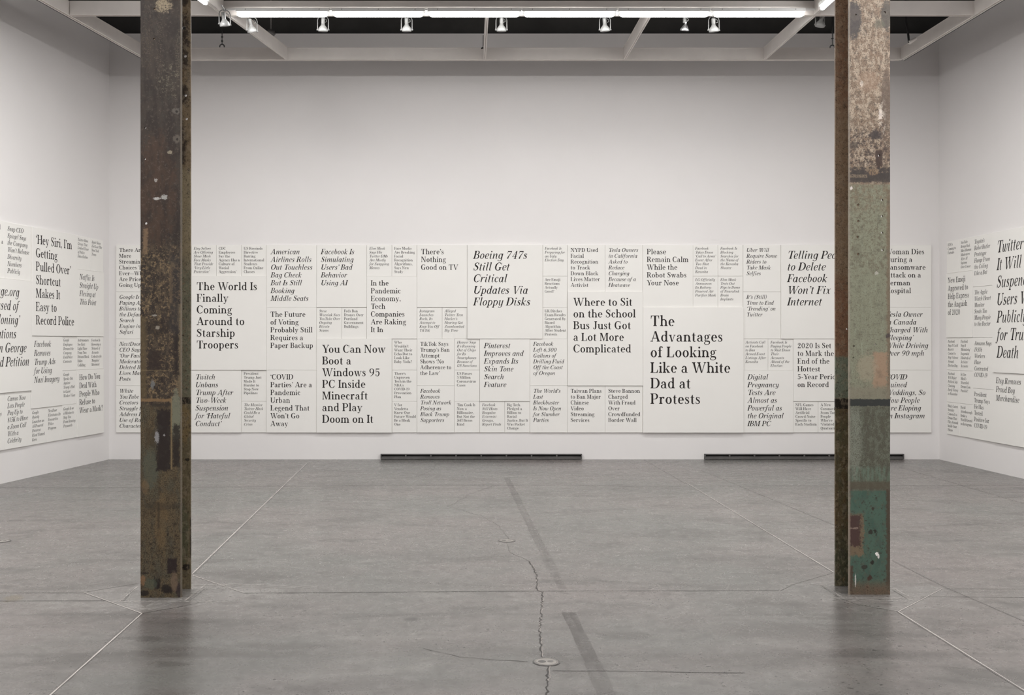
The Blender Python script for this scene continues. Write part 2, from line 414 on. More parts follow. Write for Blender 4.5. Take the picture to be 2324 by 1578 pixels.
# cast plugs set into the slab
M_PLUG = plain('plug_metal', (150, 145, 140), .5, .4, metal=.2, var=.12, scale=9)
def plug(px, py, r, label):
    c = F(px, py); e = empty('floor_plug', (c.x, c.y, 0))
    tag(e, label, 'floor plug', 'round plugs in the concrete floor')
    N = 28
    def ring(r0, r1, z0, z1, nm, mat, cx=0, cy=0):
        V = []
        for r_, z_ in ((r0, z0), (r1, z1)): V += [(cx + r_ * math.cos(2 * math.pi * i / N), cy + r_ * math.sin(2 * math.pi * i / N), z_) for i in range(N)]
        mesh(nm, V, [(i, (i + 1) % N, N + (i + 1) % N, N + i) for i in range(N)], mat, e)
    def disc(r_, z, nm, mat, cx=0, cy=0):
        mesh(nm, [(cx + r_ * math.cos(2 * math.pi * i / N), cy + r_ * math.sin(2 * math.pi * i / N), z) for i in range(N)], [tuple(range(N))], mat, e)
    ring(r, r * .86, .0022, .0028, 'rim', M_JD)
    disc(r * .86, .003, 'cap', M_PLUG); ring(r * .80, r * .76, .0035, .0035, 'groove', M_JM)
    disc(r * .28, .004, 'screw_hole', M_JD, -r * .32, 0); disc(r * .22, .0038, 'screw_mark', M_JM, r * .3, .004)
plug(1240, 1503, .082, 'round pale metal plug in the floor nearest the camera, on the crack')
plug(1150, 1227.5, .085, 'small round plug farther back on the crack in the middle of the floor')
plug(4, 1228.5, .085, 'round plug cut by the left edge of the photo, in the floor')

# dark air grilles at the foot of the back wall
def grille(x0, x1, label):
    a, b = (x0 - CX) * U, (x1 - CX) * U
    e = empty('air_grille', (a, D, 0)); tag(e, label, 'grille', 'air grilles at the foot of the back wall')
    w = b - a; h = .080; z = .010
    MB().box(0, -.006, z, w, -.001, z + h).build('back_plate', M_GRILLE2, e)
    MB().box(0, -.045, z + h - .012, w, -.004, z + h).build('top_rail', M_GRILLE, e)
    MB().box(0, -.050, z, w, -.004, z + .012).build('bottom_rail', M_GRILLE, e)
    m = MB().box(0, -.040, z + .012, w, -.022, z + .036); m.build('front_bar', M_GRILLE, e)
    MB().box(0, -.043, z + .036, w, -.020, z + .041).build('bar_lip', M_STEEL_D, e)
    MB().box(0, -.052, z, .014, -.004, z + h).build('end_plate', M_GRILLE, e); MB().box(w - .014, -.052, z, w, -.004, z + h).build('end_plate', M_GRILLE, e)
    n = round(w / .41)
    for k in range(1, n):
        x = w * k / n
        MB().box(x - .012, -.044, z + .012, x + .012, -.006, z + h - .012).build('divider', M_GRILLE, e)
M_STEEL_D = plain('lip_metal', (120, 118, 118), .3, .6, metal=.6, var=.3)
grille(864, 1320, 'long dark metal air grille low on the back wall, middle of the room')
grille(1598, 2049, 'long dark metal air grille at the wall foot behind the green column')

# ---------------------------------------------------------------- the two steel columns
def column_mats():
    """worn paint and rust, some painted light too, laid out over each column's own height and width"""
def colmat(name, kind, Ycol, ubase, mirror=False):
    n = NT(name, .5, .35)
    s = n.sep(n.tc.outputs['Object'])
    k = FPX / Ycol
    u = n.math('MULTIPLY', s[0], k)                                  # across the face, 0 at the middle
    v = n.math('MULTIPLY_ADD', s[2], -k, HY + CAM_H * k)             # down the height
    p = n.comb(u, n.math('MULTIPLY', s[1], k), v)
    nb = n.noise(n.map(p, (1, 1, .4)), .035, 8, .7, .3); nm = n.noise(n.map(p, (1, 1, .7)), .085, 8, .74, .05); nf = n.noise(p, .36, 7, .80, 0); ne0 = n.noise(p, .11, 9, .82, .05)
    ne = n.math('MULTIPLY_ADD', n.math('SUBTRACT', nf, .5), .6, ne0)
    ns = n.noise(n.map(p, (1, 1, .13)), .16, 9, .75); nx = n.noise(n.map(p, (1, 1, 1), loc=(40, 9, 77)), .15, 9, .82, .05)
    st = {'c': None}
    def base(c): st['c'] = c if not isinstance(c, tuple) else lin(c)
    def over(f, c, kk=1.0):
        st['c'] = n.mix(n.math('MULTIPLY', f, kk) if kk != 1 else f, st['c'], lin(c))
    def band(v0, v1, soft=8): return n.math('MULTIPLY', n.step(v, v0 - soft, v0 + soft), n.step(v, v1 + soft, v1 - soft))
    def vb(v0, v1, soft=8, amp=20):
        vv = n.math('MULTIPLY_ADD', n.math('SUBTRACT', nm, .5), amp, v)
        return n.math('MULTIPLY', n.step(vv, v0 - soft, v0 + soft), n.step(vv, v1 + soft, v1 - soft))
    AND = lambda a, b: n.math('MULTIPLY', a, b)
    bx = lambda u0, v0, u1, v1, amp=8, soft=1.5, z=None: n.box(u, v, u0, v0, u1, v1, ne, min(amp * 3.2, 42), min(soft, 1.2))
    el = lambda cu, cv, ru, rv, amp=.6, soft=.12, z=None: n.ell(u, v, cu, cv, ru, rv, ne, amp * 3.6, min(soft, .12))
    if kind == 'brown_front':
        base((54, 46, 42))
        over(n.step(nb, .44, .58), (66, 57, 51)); over(n.step(ns, .52, .66), (72, 66, 62), .5)
        over(AND(el(-8, 430, 44, 130, .5, .4), n.step(nb, .3, .6)), (80, 60, 48), .7)          # reddish brown zone
        over(AND(vb(560, 925, 30, 60), n.step(nm, .49, .58)), (98, 85, 68), .7)
        over(AND(el(-30, 90, 16, 80, .8, .3), n.step(nf, .53, .60)), (122, 106, 84), .6)
        over(AND(el(-4, 110, 9, 120, .9, .3), n.step(nf, .54, .60)), (140, 126, 104), .65)
        over(AND(el(38, 130, 6, 60, .7, .3), n.step(nf, .49, .6)), (132, 120, 100), .7)
        over(AND(el(6, 12, 18, 16, 1.0, .2), n.step(nf, .44, .5)), (176, 160, 134), .9)
        over(AND(el(20, 185, 30, 40, .8, .3), n.step(nx, .52, .60)), (122, 118, 98), .7)
        over(AND(n.step(nx, .555, .60), vb(0, 560, 20)), (112, 102, 90), .45)
        over(AND(n.step(nx, .53, .56), vb(560, 920, 20)), (150, 128, 96), .7)
        over(bx(-41, 520, -31, 575, 8, 2), (134, 110, 86), .75)
        over(bx(19, 600, 26, 690, 8, 2), (140, 118, 88), .7)
        over(bx(38, 690, 46, 900, 6, 2), (120, 106, 84), .8)
        over(bx(-47, 720, -33, 905, 10, 3), (98, 84, 62), .8)
        over(bx(-30, 795, 0, 840, 14, 3), (56, 46, 42), .9); over(bx(30, 740, 40, 850, 12, 3), (48, 41, 38), .9)
        over(el(-10, 745, 26, 20, .8, .3), (52, 44, 40), .7)
        over(bx(20, 580, 42, 760, 10, 3), (58, 54, 54), .55)
        # lower third: ochre, olive and green-grey over black
        low = n.step(n.math('MULTIPLY_ADD', n.math('SUBTRACT', nb, .5), 60, v), 915, 935)
        over(low, (104, 90, 68)); over(AND(low, n.step(nb, .45, .58)), (88, 84, 70), .85)
        over(AND(low, n.step(nm, .50, .60)), (72, 60, 46), .7); over(AND(low, n.step(nf, .49, .56)), (54, 46, 38), .8)
        over(AND(low, n.step(nf, .44, .36)), (136, 112, 78), .5)
        over(AND(AND(low, n.step(nx, .54, .58)), n.step(v, 1080, 1180)), (40, 33, 29), .85)
        over(el(-24, 1065, 18, 45, .6, .4), (88, 92, 80), .6); over(el(34, 945, 11, 60, .5, .3), (128, 130, 112), .75)
        over(el(-36, 1105, 8, 16, .8, .4), (122, 100, 74), .5); over(el(0, 1180, 14, 60, .8, .5), (120, 98, 68), .4)
        over(bx(-10, 930, 22, 1068, 16, 2, nf), (47, 39, 37), .97); over(bx(-34, 975, -10, 1010, 14, 2, nf), (72, 60, 44), .6)
        over(bx(27, 965, 42, 1060, 12, 1.5, nf), (44, 37, 34), .9); over(bx(22, 900, 25, 1066, 2, .8), (150, 130, 96), .6)
        over(bx(-46, 905, 22, 912, 3, 1.5), (134, 108, 78), .9); over(bx(-20, 916, 22, 922, 5, 2), (62, 54, 48), .9)
        over(bx(-46, 840, 30, 842, 2, 1), (128, 112, 84), .5)
        over(bx(15, 1268, 36, 1302, 6, 1), (44, 34, 34), .95)
        over(bx(-47, 1300, -28, 1303, 2, 1), (44, 36, 32), .9); over(bx(-8, 1140, -3, 1200, 5, 1.5, nf), (46, 38, 34), .6)
        over(el(-9, 1326, 8, 13, .9, .15, nf), (34, 28, 27), .95); over(el(14, 1338, 13, 10, .9, .15, nf), (34, 28, 27), .9)
        over(el(-38, 1346, 10, 6, 1, .2, nf), (36, 30, 28), .9); over(el(40, 1340, 7, 14, 1, .2, nf), (52, 42, 44), .9)
        over(el(-41, 1318, 6, 12, .5, .4), (136, 104, 76), .7); over(el(-24, 1326, 14, 12, .6, .4), (84, 92, 78), .55); over(el(30, 1320, 8, 22, .6, .4), (122, 102, 86), .6)
        over(el(-6, 1150, 40, 8, 1, .4), (62, 54, 44), .5)
        for a, b, r1, r2, c_, kk in ((-10, 451, 8, 3, (190, 188, 184), .95), (7, 448, 7, 5, (176, 174, 170), .9), (-12, 409, 4, 4, (176, 170, 164), .8), (20, 346, 5, 4, (160, 150, 130), .8),
                                     (34, 253, 8, 7, (118, 112, 104), .55), (36, 315, 9, 9, (122, 114, 104), .5), (35, 254, 3, 3, (40, 34, 32), .9), (36, 316, 3, 3, (40, 34, 32), .9),
                                     (-10, 992, 5, 14, (168, 166, 168), .7), (-19, 873, 5, 9, (130, 132, 132), .7), (-8, 744, 5, 4, (168, 160, 146), .7), (-16, 716, 6, 2, (166, 160, 150), .8), (7, 988, 2.5, 2.5, (160, 158, 156), .8)):
            over(el(a, b, r1, r2, 1.0, .2, nf), c_, kk)
        over(bx(43.5, 0, 47, 1360, 1.5, .6, nf), (128, 118, 104), .55)  # pale line painted for the lit inner edge of the flange
    elif kind == 'brown_strip':
        base((100, 90, 74)); over(n.step(nb, .45, .65), (72, 60, 46), .8); over(n.step(nm, .55, .7), (60, 52, 42), .6)
        over(band(0, 390, 5), (88, 74, 56), .6)
        for a, b, r2 in ((28, 66, 30), (28, 135, 26), (28, 215, 22), (22, 330, 52), (30, 100, 14), (28, 0, 14)): over(el(a, b, 12, r2, .9, .3), (34, 28, 25), .92)
        over(vb(385, 600, 10), (106, 97, 78), .8); over(vb(600, 915, 30), (80, 82, 69), .85); over(AND(vb(600, 915, 20), n.step(nm, .5, .62)), (104, 84, 68), .6)
        over(vb(915, 1360, 12), (74, 67, 50), .85); over(el(30, 960, 14, 45, .6, .5), (104, 86, 58), .5); over(el(26, 1210, 14, 70, .7, .5), (60, 63, 48), .7)
        over(bx(0, 902, 60, 917, 2, 1), (24, 21, 18), .97); over(el(35, 1287, 8, 8, .7, .1), (22, 19, 17), .97); over(el(38, 1043, 6, 3, .7, .2), (20, 18, 16), .9)
        over(bx(43, 1170, 47, 1270, 3, 1), (22, 19, 17), .8)
        over(n.step(nx, .57, .61), (44, 37, 30), .7)
    elif kind == 'green_front':
        base((122, 105, 90))
        top = n.step(n.math('MULTIPLY_ADD', n.math('SUBTRACT', nm, .5), 10, v), 422, 416)
        over(n.step(nm, .46, .55), (166, 151, 134), .85); over(n.step(ns, .52, .70), (116, 92, 74), .55)
        over(n.step(nf, .52, .56), (66, 56, 50), .75); over(AND(vb(290, 385, 20, 60), n.step(nx, .485, .53)), (64, 56, 53), .85); over(AND(el(36, 280, 14, 130, .8, .3), n.step(ne, .46, .54)), (88, 74, 66), .7); over(AND(el(30, 260, 8, 40, .8, .3), n.step(nm, .46, .52)), (186, 176, 164), .6); over(n.step(nx, .545, .59), (66, 58, 54), .75)
        over(el(-2, 185, 26, 24, .7, .4), (138, 116, 99), .5); over(el(38, 220, 10, 60, .8, .4), (92, 80, 72), .7)
        over(el(-36, 45, 17, 42, .7, .15), (66, 62, 62), .92); over(el(38, 34, 12, 34, .8, .2), (74, 70, 66), .9); over(el(-33, 34, 12, 14, .35, .1), (86, 78, 74), .6); over(el(22, 55, 12, 10, .9, .3), (92, 90, 80), .7)
        over(el(14, 306, 14, 9, 1, .2, nf), (58, 52, 52), .9); over(el(-38, 330, 10, 8, 1, .2, nf), (70, 62, 56), .7); over(bx(14, 342, 29, 396, 8, 1.5), (62, 50, 46), .95)
        over(bx(-48, 380, 48, 414, 9, 1.5), (58, 53, 52), .96); over(AND(el(8, 390, 14, 8, 1, .2, nf), n.step(nf, .46, .52)), (140, 116, 92), .7); over(AND(bx(-44, 396, -5, 404, 3, 1), n.step(nf, .46, .52)), (132, 116, 98), .7); over(AND(bx(-46, 376, 46, 392, 4, 1), n.step(nx, .52, .56)), (140, 122, 102), .6)
        # mid height: flat grey-green paint, streaked
        g1 = n.math('SUBTRACT', 1.0, top)
        over(g1, (122, 123, 106)); over(AND(g1, n.step(ns, .50, .68)), (106, 104, 88), .75); over(AND(g1, n.step(ns, .44, .32)), (142, 148, 130), .7)
        over(AND(g1, n.step(nx, .555, .60)), (84, 74, 64), .6)
        over(AND(vb(416, 480, 10), n.step(nm, .46, .58)), (112, 98, 82), .7)
        over(bx(39, 430, 48, 905, 9, 2), (104, 84, 70), .65); over(AND(g1, n.step(nf, .535, .575)), (82, 76, 64), .6); over(AND(vb(416, 620, 20), n.step(nx, .50, .54)), (96, 88, 74), .55); over(bx(8, 800, 40, 880, 14, 3, nf), (146, 120, 100), .8); over(el(-6, 835, 22, 30, .7, .5), (142, 132, 114), .6)
        over(vb(878, 908, 8), (118, 112, 98), .7); over(bx(-36, 555, -18, 592, 3, 1), (100, 98, 84), .5)
        lowg = n.step(v, 918, 926)  # paint from here down also darkened for light weakening towards the floor
        over(lowg, (80, 79, 68)); over(AND(lowg, n.step(nm, .47, .56)), (100, 104, 92), .7); over(AND(lowg, n.step(ns, .52, .60)), (92, 94, 84), .5); over(AND(lowg, n.step(nf, .52, .58)), (56, 50, 43), .7); over(AND(AND(lowg, el(-34, 1000, 16, 90, .8, .3)), n.step(nf, .45, .52)), (132, 136, 124), .6)
        over(AND(vb(1060, 1092, 6, 12), n.step(ns, .4, .6)), (92, 112, 98), .6)
        over(bx(-48, 906, 48, 922, 4, 1), (44, 46, 46), .97)
        over(vb(1094, 1112, 3, 14), (80, 74, 62), .8)
        g2 = n.math('MULTIPLY', n.step(n.math('MULTIPLY_ADD', n.math('SUBTRACT', nf, .5), 12, v), 1112, 1116), n.step(n.math('MULTIPLY_ADD', n.math('SUBTRACT', nm, .5), 90, v), 1345, 1310))
        over(AND(n.step(v, 1112, 1118), n.step(v, 1400, 1399)), (98, 82, 68)); over(g2, (70, 90, 79)); over(AND(g2, n.step(nb, .45, .6)), (60, 80, 71), .7); over(AND(g2, n.step(nm, .53, .60)), (84, 84, 70), .45)
        over(bx(-50, 1168, -14, 1262, 20, 2.5), (112, 92, 72), .8); over(bx(-50, 1170, -20, 1240, 18, 2), (66, 48, 46), .95); over(bx(-46, 1198, -26, 1201, 3, 1.5), (134, 116, 106), .8)
        over(bx(38, 1110, 48, 1330, 9, 2, nf), (70, 54, 44), .8); over(bx(-48, 1285, -38, 1352, 9, 2, nf), (70, 54, 44), .85); over(bx(-47, 1105, -43, 1352, 3, 1, nf), (104, 88, 76), .5)
        over(AND(n.step(nx, .56, .60), n.step(v, 1112, 1130)), (52, 42, 34), .85)
        over(AND(n.step(v, 1312, 1338), n.step(nm, .62, .42)), (88, 78, 64), .85); over(AND(n.step(v, 1300, 1345), n.step(nf, .52, .58)), (50, 40, 36), .8)
        over(el(8, 1287, 4, 22, .5, .2), (52, 40, 34), .0)
        for a, b, r1, r2, c_, kk in ((17, 1258, 4, 4, (222, 218, 214), .97), (20, 1263, 2.2, 5, (206, 202, 198), .9), (6, 1277, 4, 5, (40, 34, 30), .95), (2, 1208, 5, 5, (44, 38, 34), .9), (13, 1206, 4, 4, (40, 34, 30), .9), (8, 1155, 3, 4, (52, 44, 38), .9),
                                     (-32, 1318, 1.5, 14, (190, 186, 182), .7), (16, 620, 5, 4, (168, 164, 156), .7), (-12, 1288, 6, 5, (46, 38, 34), .8), (0, 1312, 5, 6, (60, 40, 34), .9),
                                     (-42, 427, 3, 4, (196, 190, 186), .9), (42, 762, 6, 5, (60, 52, 56), .8), (-18, 190, 4, 7, (200, 190, 180), .6), (25, 260, 5, 9, (206, 196, 188), .7)):
            over(el(a, b, r1, r2, 1.0, .2, nf), c_, kk)
        over(bx(-47, 0, -44, 1360, 1.2, .5, nf), (140, 130, 118), .55)  # catches the look of a lit flange edge, painted as a pale line
    else:                                                           # green_strip
        base((98, 78, 62)); over(n.step(nm, .5, .64), (78, 62, 50), .7); over(n.step(nf, .58, .64), (50, 40, 34), .8)
        over(el(-20, 160, 24, 70, .8, .6), (94, 70, 55), .5); over(vb(250, 640, 40), (100, 86, 70), .6); over(vb(640, 815, 20), (96, 70, 54), .7)
        over(vb(810, 905, 4, 16), (86, 92, 80), .95); over(bx(-50, 905, 50, 929, 4, 1), (16, 15, 14), .97)
        over(n.step(v, 926, 932), (70, 60, 42)); over(AND(n.step(v, 926, 932), n.step(nb, .45, .6)), (62, 62, 46), .8); over(AND(n.step(v, 1020, 1040), n.step(nf, .5, .58)), (54, 38, 26), .7)
        over(n.step(v, 1170, 1260), (50, 52, 40), .85); over(AND(n.step(v, 1080, 1160), n.step(ns, .52, .66)), (90, 66, 40), .6)
        over(AND(n.step(nx, .55, .59), n.step(v, 600, 1000)), (30, 24, 20), .8)
    over(n.step(nf, .585, .63), (38, 33, 30) if 'brown' in kind else (52, 46, 40), .55)
    if 'strip' in kind:
        over(n.step(nf, .53, .58), (52, 42, 34), .6); over(n.step(nm, .50, .42), (118, 106, 90), .35); over(n.step(nx, .55, .60), (34, 28, 24), .7)
    sc_ = n.noise(n.map(p, (1.0, 1, .45), loc=(7, 3, 1)), .5, 6, .8, .2)
    over(n.step(sc_, .67, .70), (146, 138, 126), .35)
    over(n.step(n.noise(n.map(p, (1, 1, 1), loc=(3, 70, 5)), .06, 5, .6), .52, .70), (70, 66, 60), .35)
    kk = COLK[kind]
    c = n.mix(1.0, st['c'], (kk, kk, kk), 'MULTIPLY')
    n.color(c)
    n.put(n.b.inputs['Roughness'], n.math('MULTIPLY_ADD', nf, .4, .28))
    n.bump(n.math('ADD', n.math('MULTIPLY', nf, .6), nx), .45, .002)
    return n.m
COLK = {'brown_front': 1.12, 'brown_strip': 2.4, 'green_front': 1.55, 'green_strip': 2.4}
def plate(name, w, t, z0, z1, y, holes, mat, parent, wob=.0):
    """steel plate with real bolt holes; holes: (x, z, r) from the middle of the plate"""
    pts, edges, cons = [], [], []
    def loop(ps):
        i = len(pts); pts.extend(Vector(p) for p in ps); edges.extend((i + k, i + (k + 1) % len(ps)) for k in range(len(ps)))
    out = []
    N = 44
    for k in range(N + 1): out.append((-w / 2 + random.uniform(-1, 1) * wob, z0 + (z1 - z0) * k / N))
    for k in range(N, -1, -1): out.append((w / 2 + random.uniform(-1, 1) * wob, z0 + (z1 - z0) * k / N))
    loop(out)
    for hx, hz, r in holes: loop([(hx + r * math.cos(2 * math.pi * i / 12), hz + r * math.sin(2 * math.pi * i / 12)) for i in range(12)])
    v2, e2, f2, *_ = delaunay_2d_cdt(pts, edges, [], 1, 1e-6)
    keep = []
    for f in f2:
        cx = sum(v2[i].x for i in f) / len(f); cz = sum(v2[i].y for i in f) / len(f)
        if any((cx - hx) ** 2 + (cz - hz) ** 2 < (r * .97) ** 2 for hx, hz, r in holes): continue
        keep.append(tuple(f))
    n = len(v2)
    V = [(v.x, y, v.y) for v in v2] + [(v.x, y + t, v.y) for v in v2]
    cnt = {}
    for f in keep:
        for a, b in zip(f, f[1:] + f[:1]): cnt[(a, b)] = 1
    Fc = [f for f in keep] + [tuple(i + n for i in f[::-1]) for f in keep]
    for (a, b) in cnt:
        if (b, a) not in cnt: Fc.append((b, a, a + n, b + n))
    return MB().add(V, Fc).build(name, mat, parent)
def steel_column(xc, ybase, side, kinds, fh, rh, label):
    Yc = CAM_H * FPX / (ybase - HY)
    k = Yc / FPX
    w = 93 * k
    e = empty('steel_column', ((xc - CX) * k, Yc, 0)); tag(e, label, 'column', 'rusty steel columns')
    dp = w * .97
    TT = .020
    zz = lambda v: CAM_H + (HY - v) * k
    m1 = colmat(kinds[0], kinds[0], Yc, 0); m2 = colmat(kinds[1], kinds[1], Yc + dp, 0)
    plate('front_flange', w, TT, 0, 8.2, 0, [((u - xc) * k, zz(v), r * k) for u, v, r in fh], m1, e, .0008)
    k2 = (Yc + dp) / FPX
    off = (xc - CX) * k
    plate('rear_flange', w, TT, 0, 8.2, dp - TT, [((u - CX) * k2 - off, CAM_H + (HY - v) * k2, r * k2) for u, v, r in rh], m2, e, .0008)
    MB().box(-.009, TT, 0, .009, dp - TT, 8.2).build('web', m2, e)
    return e, k, w, dp
cl, kl, wl_, dpl = steel_column(365.5, 1357, 1, ('brown_front', 'brown_strip'),
    [(330, 290, 2.2), (329, 361, 2.2), (331, 507, 3.2), (351, 20, 2.6), (350, 88, 2.2), (382, 595, 3.0)],
    [(419, 65, 4), (422, 129, 3.4), (423, 218, 3.0), (425, 271, 2.8)],
    'rusty dark brown steel H column with tan speckles, left of the room')
cr, kr, wr_, dpr = steel_column(1973.5, 1350, -1, ('green_front', 'green_strip'),
    [(1943, 33, 2.2), (2008, 28, 2.8), (1995, 353, 2.8), (2002, 454, 2.6), (2002, 491, 2.6), (2002, 528, 2.6), (2003, 568, 2.8), (1948, 465, 3), (1948, 502, 3), (1947, 538, 3), (1948, 577, 3), (1938, 786, 2.2), (1987, 782, 2.2), (1937, 812, 2.2)],
    [(1920, 747, 2)],
    'rusty steel H column with peeling green paint, right of the room')

# ---------------------------------------------------------------- hanging frame of white steel under the dark roof
BH = .186
FL0, FR0 = Vector((-4.609, 15.99)), Vector((6.90, 15.99))
FLd = Vector((-.185, -.983)).normalized(); FRd = Vector((.010, -1)).normalized()
def beam(name, a, b, label, w=.06, group='white steel members of the hanging ceiling frame', slot=False, line=0):
    """channel from a to b on plan, underside at Z_FR"""
    a, b = Vector(a), Vector(b); L = (b - a).length; ang = math.atan2(b.y - a.y, b.x - a.x)
    e = empty(name, (a.x, a.y, Z_FR), ang); tag(e, label, 'beam', group)
    lip = .016
    MB().box(0, -w / 2, .014, L, w / 2, BH - .012).build('web', M_BEAM, e)
    MB().box(0, -w / 2 - .004, BH - .012, L, w / 2 + .004, BH).build('top_flange', M_BEAM, e)
    for s_ in (-1, 1): MB().box(0, s_ * (w / 2 - .006) - .008, 0, L, s_ * (w / 2 - .006) + .008, .0142).build('bottom_lip', M_BEAM, e)
    if slot: MB().box(.02, -w / 2 + .012, .009, L - .02, w / 2 - .012, .0138).build('slot', M_SLOT, e)
    if line: MB().box(0, line * (w / 2 + .003), -.002, L, line * (w / 2 + .017), .016).build('track_slot', M_BLACK, e)
    return e
beam('edge_beam', FL0 + Vector((.035, 0)), FR0 - Vector((.032, 0)), 'white edge beam hanging in front of the back wall')
beam('edge_beam', FL0, FL0 + FLd * 10, 'white edge beam running above the left wall', line=-1)
beam('edge_beam', FR0, FR0 + FRd * 10, 'white edge beam running above the right wall', line=1)
clx = lambda Y: FL0.x + (FL0.y - Y) * FLd.x / -FLd.y
crx = lambda Y: FR0.x + (FR0.y - Y) * FRd.x / -FRd.y
beam('cross_beam', (clx(13.8) + .035, 13.8), (crx(13.8) - .032, 13.8), 'white cross beam behind the row of fluorescent tubes', slot=True)
for Yb, s_ in ((10.9, 'second'), (7.75, 'third')):
    beam('cross_beam', (clx(Yb) + .06, Yb), (crx(Yb) - .06, Yb), '%s white cross beam, outside the photo above the camera' % s_)
for xb, xc_, lab in ((650, 519, 'white slotted joist left of the tubes, running to the back beam'), (1100, 1105.6, 'white slotted joist in the middle of the ceiling frame'),
                     (1418, 1475, 'white slotted joist third from the left in the ceiling frame'), (1736, 1847, 'white slotted joist near the green column')):
    a = W(xb, 0, 15.99 - .045); b = W(xc_, 0, 13.8 + .045)
    beam('ceiling_joist', (a.x, a.y), (b.x, b.y), lab, .034, slot=True)
beam('ceiling_joist', (-2.98, 13.75), (-2.98 + DL.x * 9.5, 13.75 + DL.y * 9.5), 'white joist carrying the left row of tubes towards the camera', .034, slot=True)
beam('ceiling_joist', (4.80, 13.75), (4.80 + DR.x * 9.5, 13.75 + DR.y * 9.5), 'white joist carrying the right row of tubes towards the camera', .034, slot=True)

# fluorescent fixtures
def fixture(a, b, label, group):
    a, b = Vector(a), Vector(b); L = (b - a).length; ang = math.atan2(b.y - a.y, b.x - a.x)
    e = empty('fluorescent_fixture', (a.x, a.y, 6.2), ang); tag(e, label, 'light', group)
    MB().cbox(-.01, -.035, .0, L + .01, .035, .048, .004).build('housing', M_WHITE, e)
    MB().tube([(.03, 0, -.032), (.05, 0, -.032), (L - .05, 0, -.032), (L - .03, 0, -.032)], [.024, .029, .029, .024], 12).build('tube', M_TUBE, e, True)
    for x in (0, L - .02): MB().box(x, -.012, -.05, x + .02, .012, 0).build('lamp_socket', M_WHITE, e)
    for x in (.12, L / 2, L - .12): MB().box(x - .005, -.0365, .026, x + .005, -.034, .034).build('screw', M_BLACK, e)
    return e
ORD = ['leftmost', 'second from left', 'third from left', 'fourth from left', 'fifth from left', 'rightmost']
ci = li = ri = qi = 0
for a, b, tg in FIX:
    if tg == 'cross':
        fixture(a, b, 'white fluorescent fixture, %s of the six in the row across' % ORD[ci], 'fluorescent tubes across the ceiling'); ci += 1
    elif tg == 'left':
        fixture(a, b, 'fluorescent fixture at the top left running towards the camera' if li == 0 else 'fluorescent fixture of the left row, above the camera', 'left row of fluorescent tubes%s' % ('' if li == 0 else ' out of view')); li += 1
    elif tg == 'right':
        fixture(a, b, 'fluorescent fixture beside the green column running towards the camera' if ri == 0 else 'fluorescent fixture of the right row, above the camera', 'right row of fluorescent tubes%s' % ('' if ri == 0 else ' out of view')); ri += 1
    else:
        fixture(a, b, 'added fluorescent fixture of the unseen cross rows above the camera', 'added cross rows of fluorescent tubes out of view'); qi += 1
t = empty('wiring_duct', ((620 - CX) * 13.72 / FPX, 13.72, 6.245)); tag(t, 'thin white wiring duct along the cross beam above the tubes', 'duct')
MB().box(-.6, -.012, 0, 7.2, .012, .022).build('duct_body', M_WHITE, t)
MB().tube([(-.6, 0, .01), (-.68, 0, .02), (-.82, .0, .14)], .010, 8).build('elbow', M_WHITE, t, True)

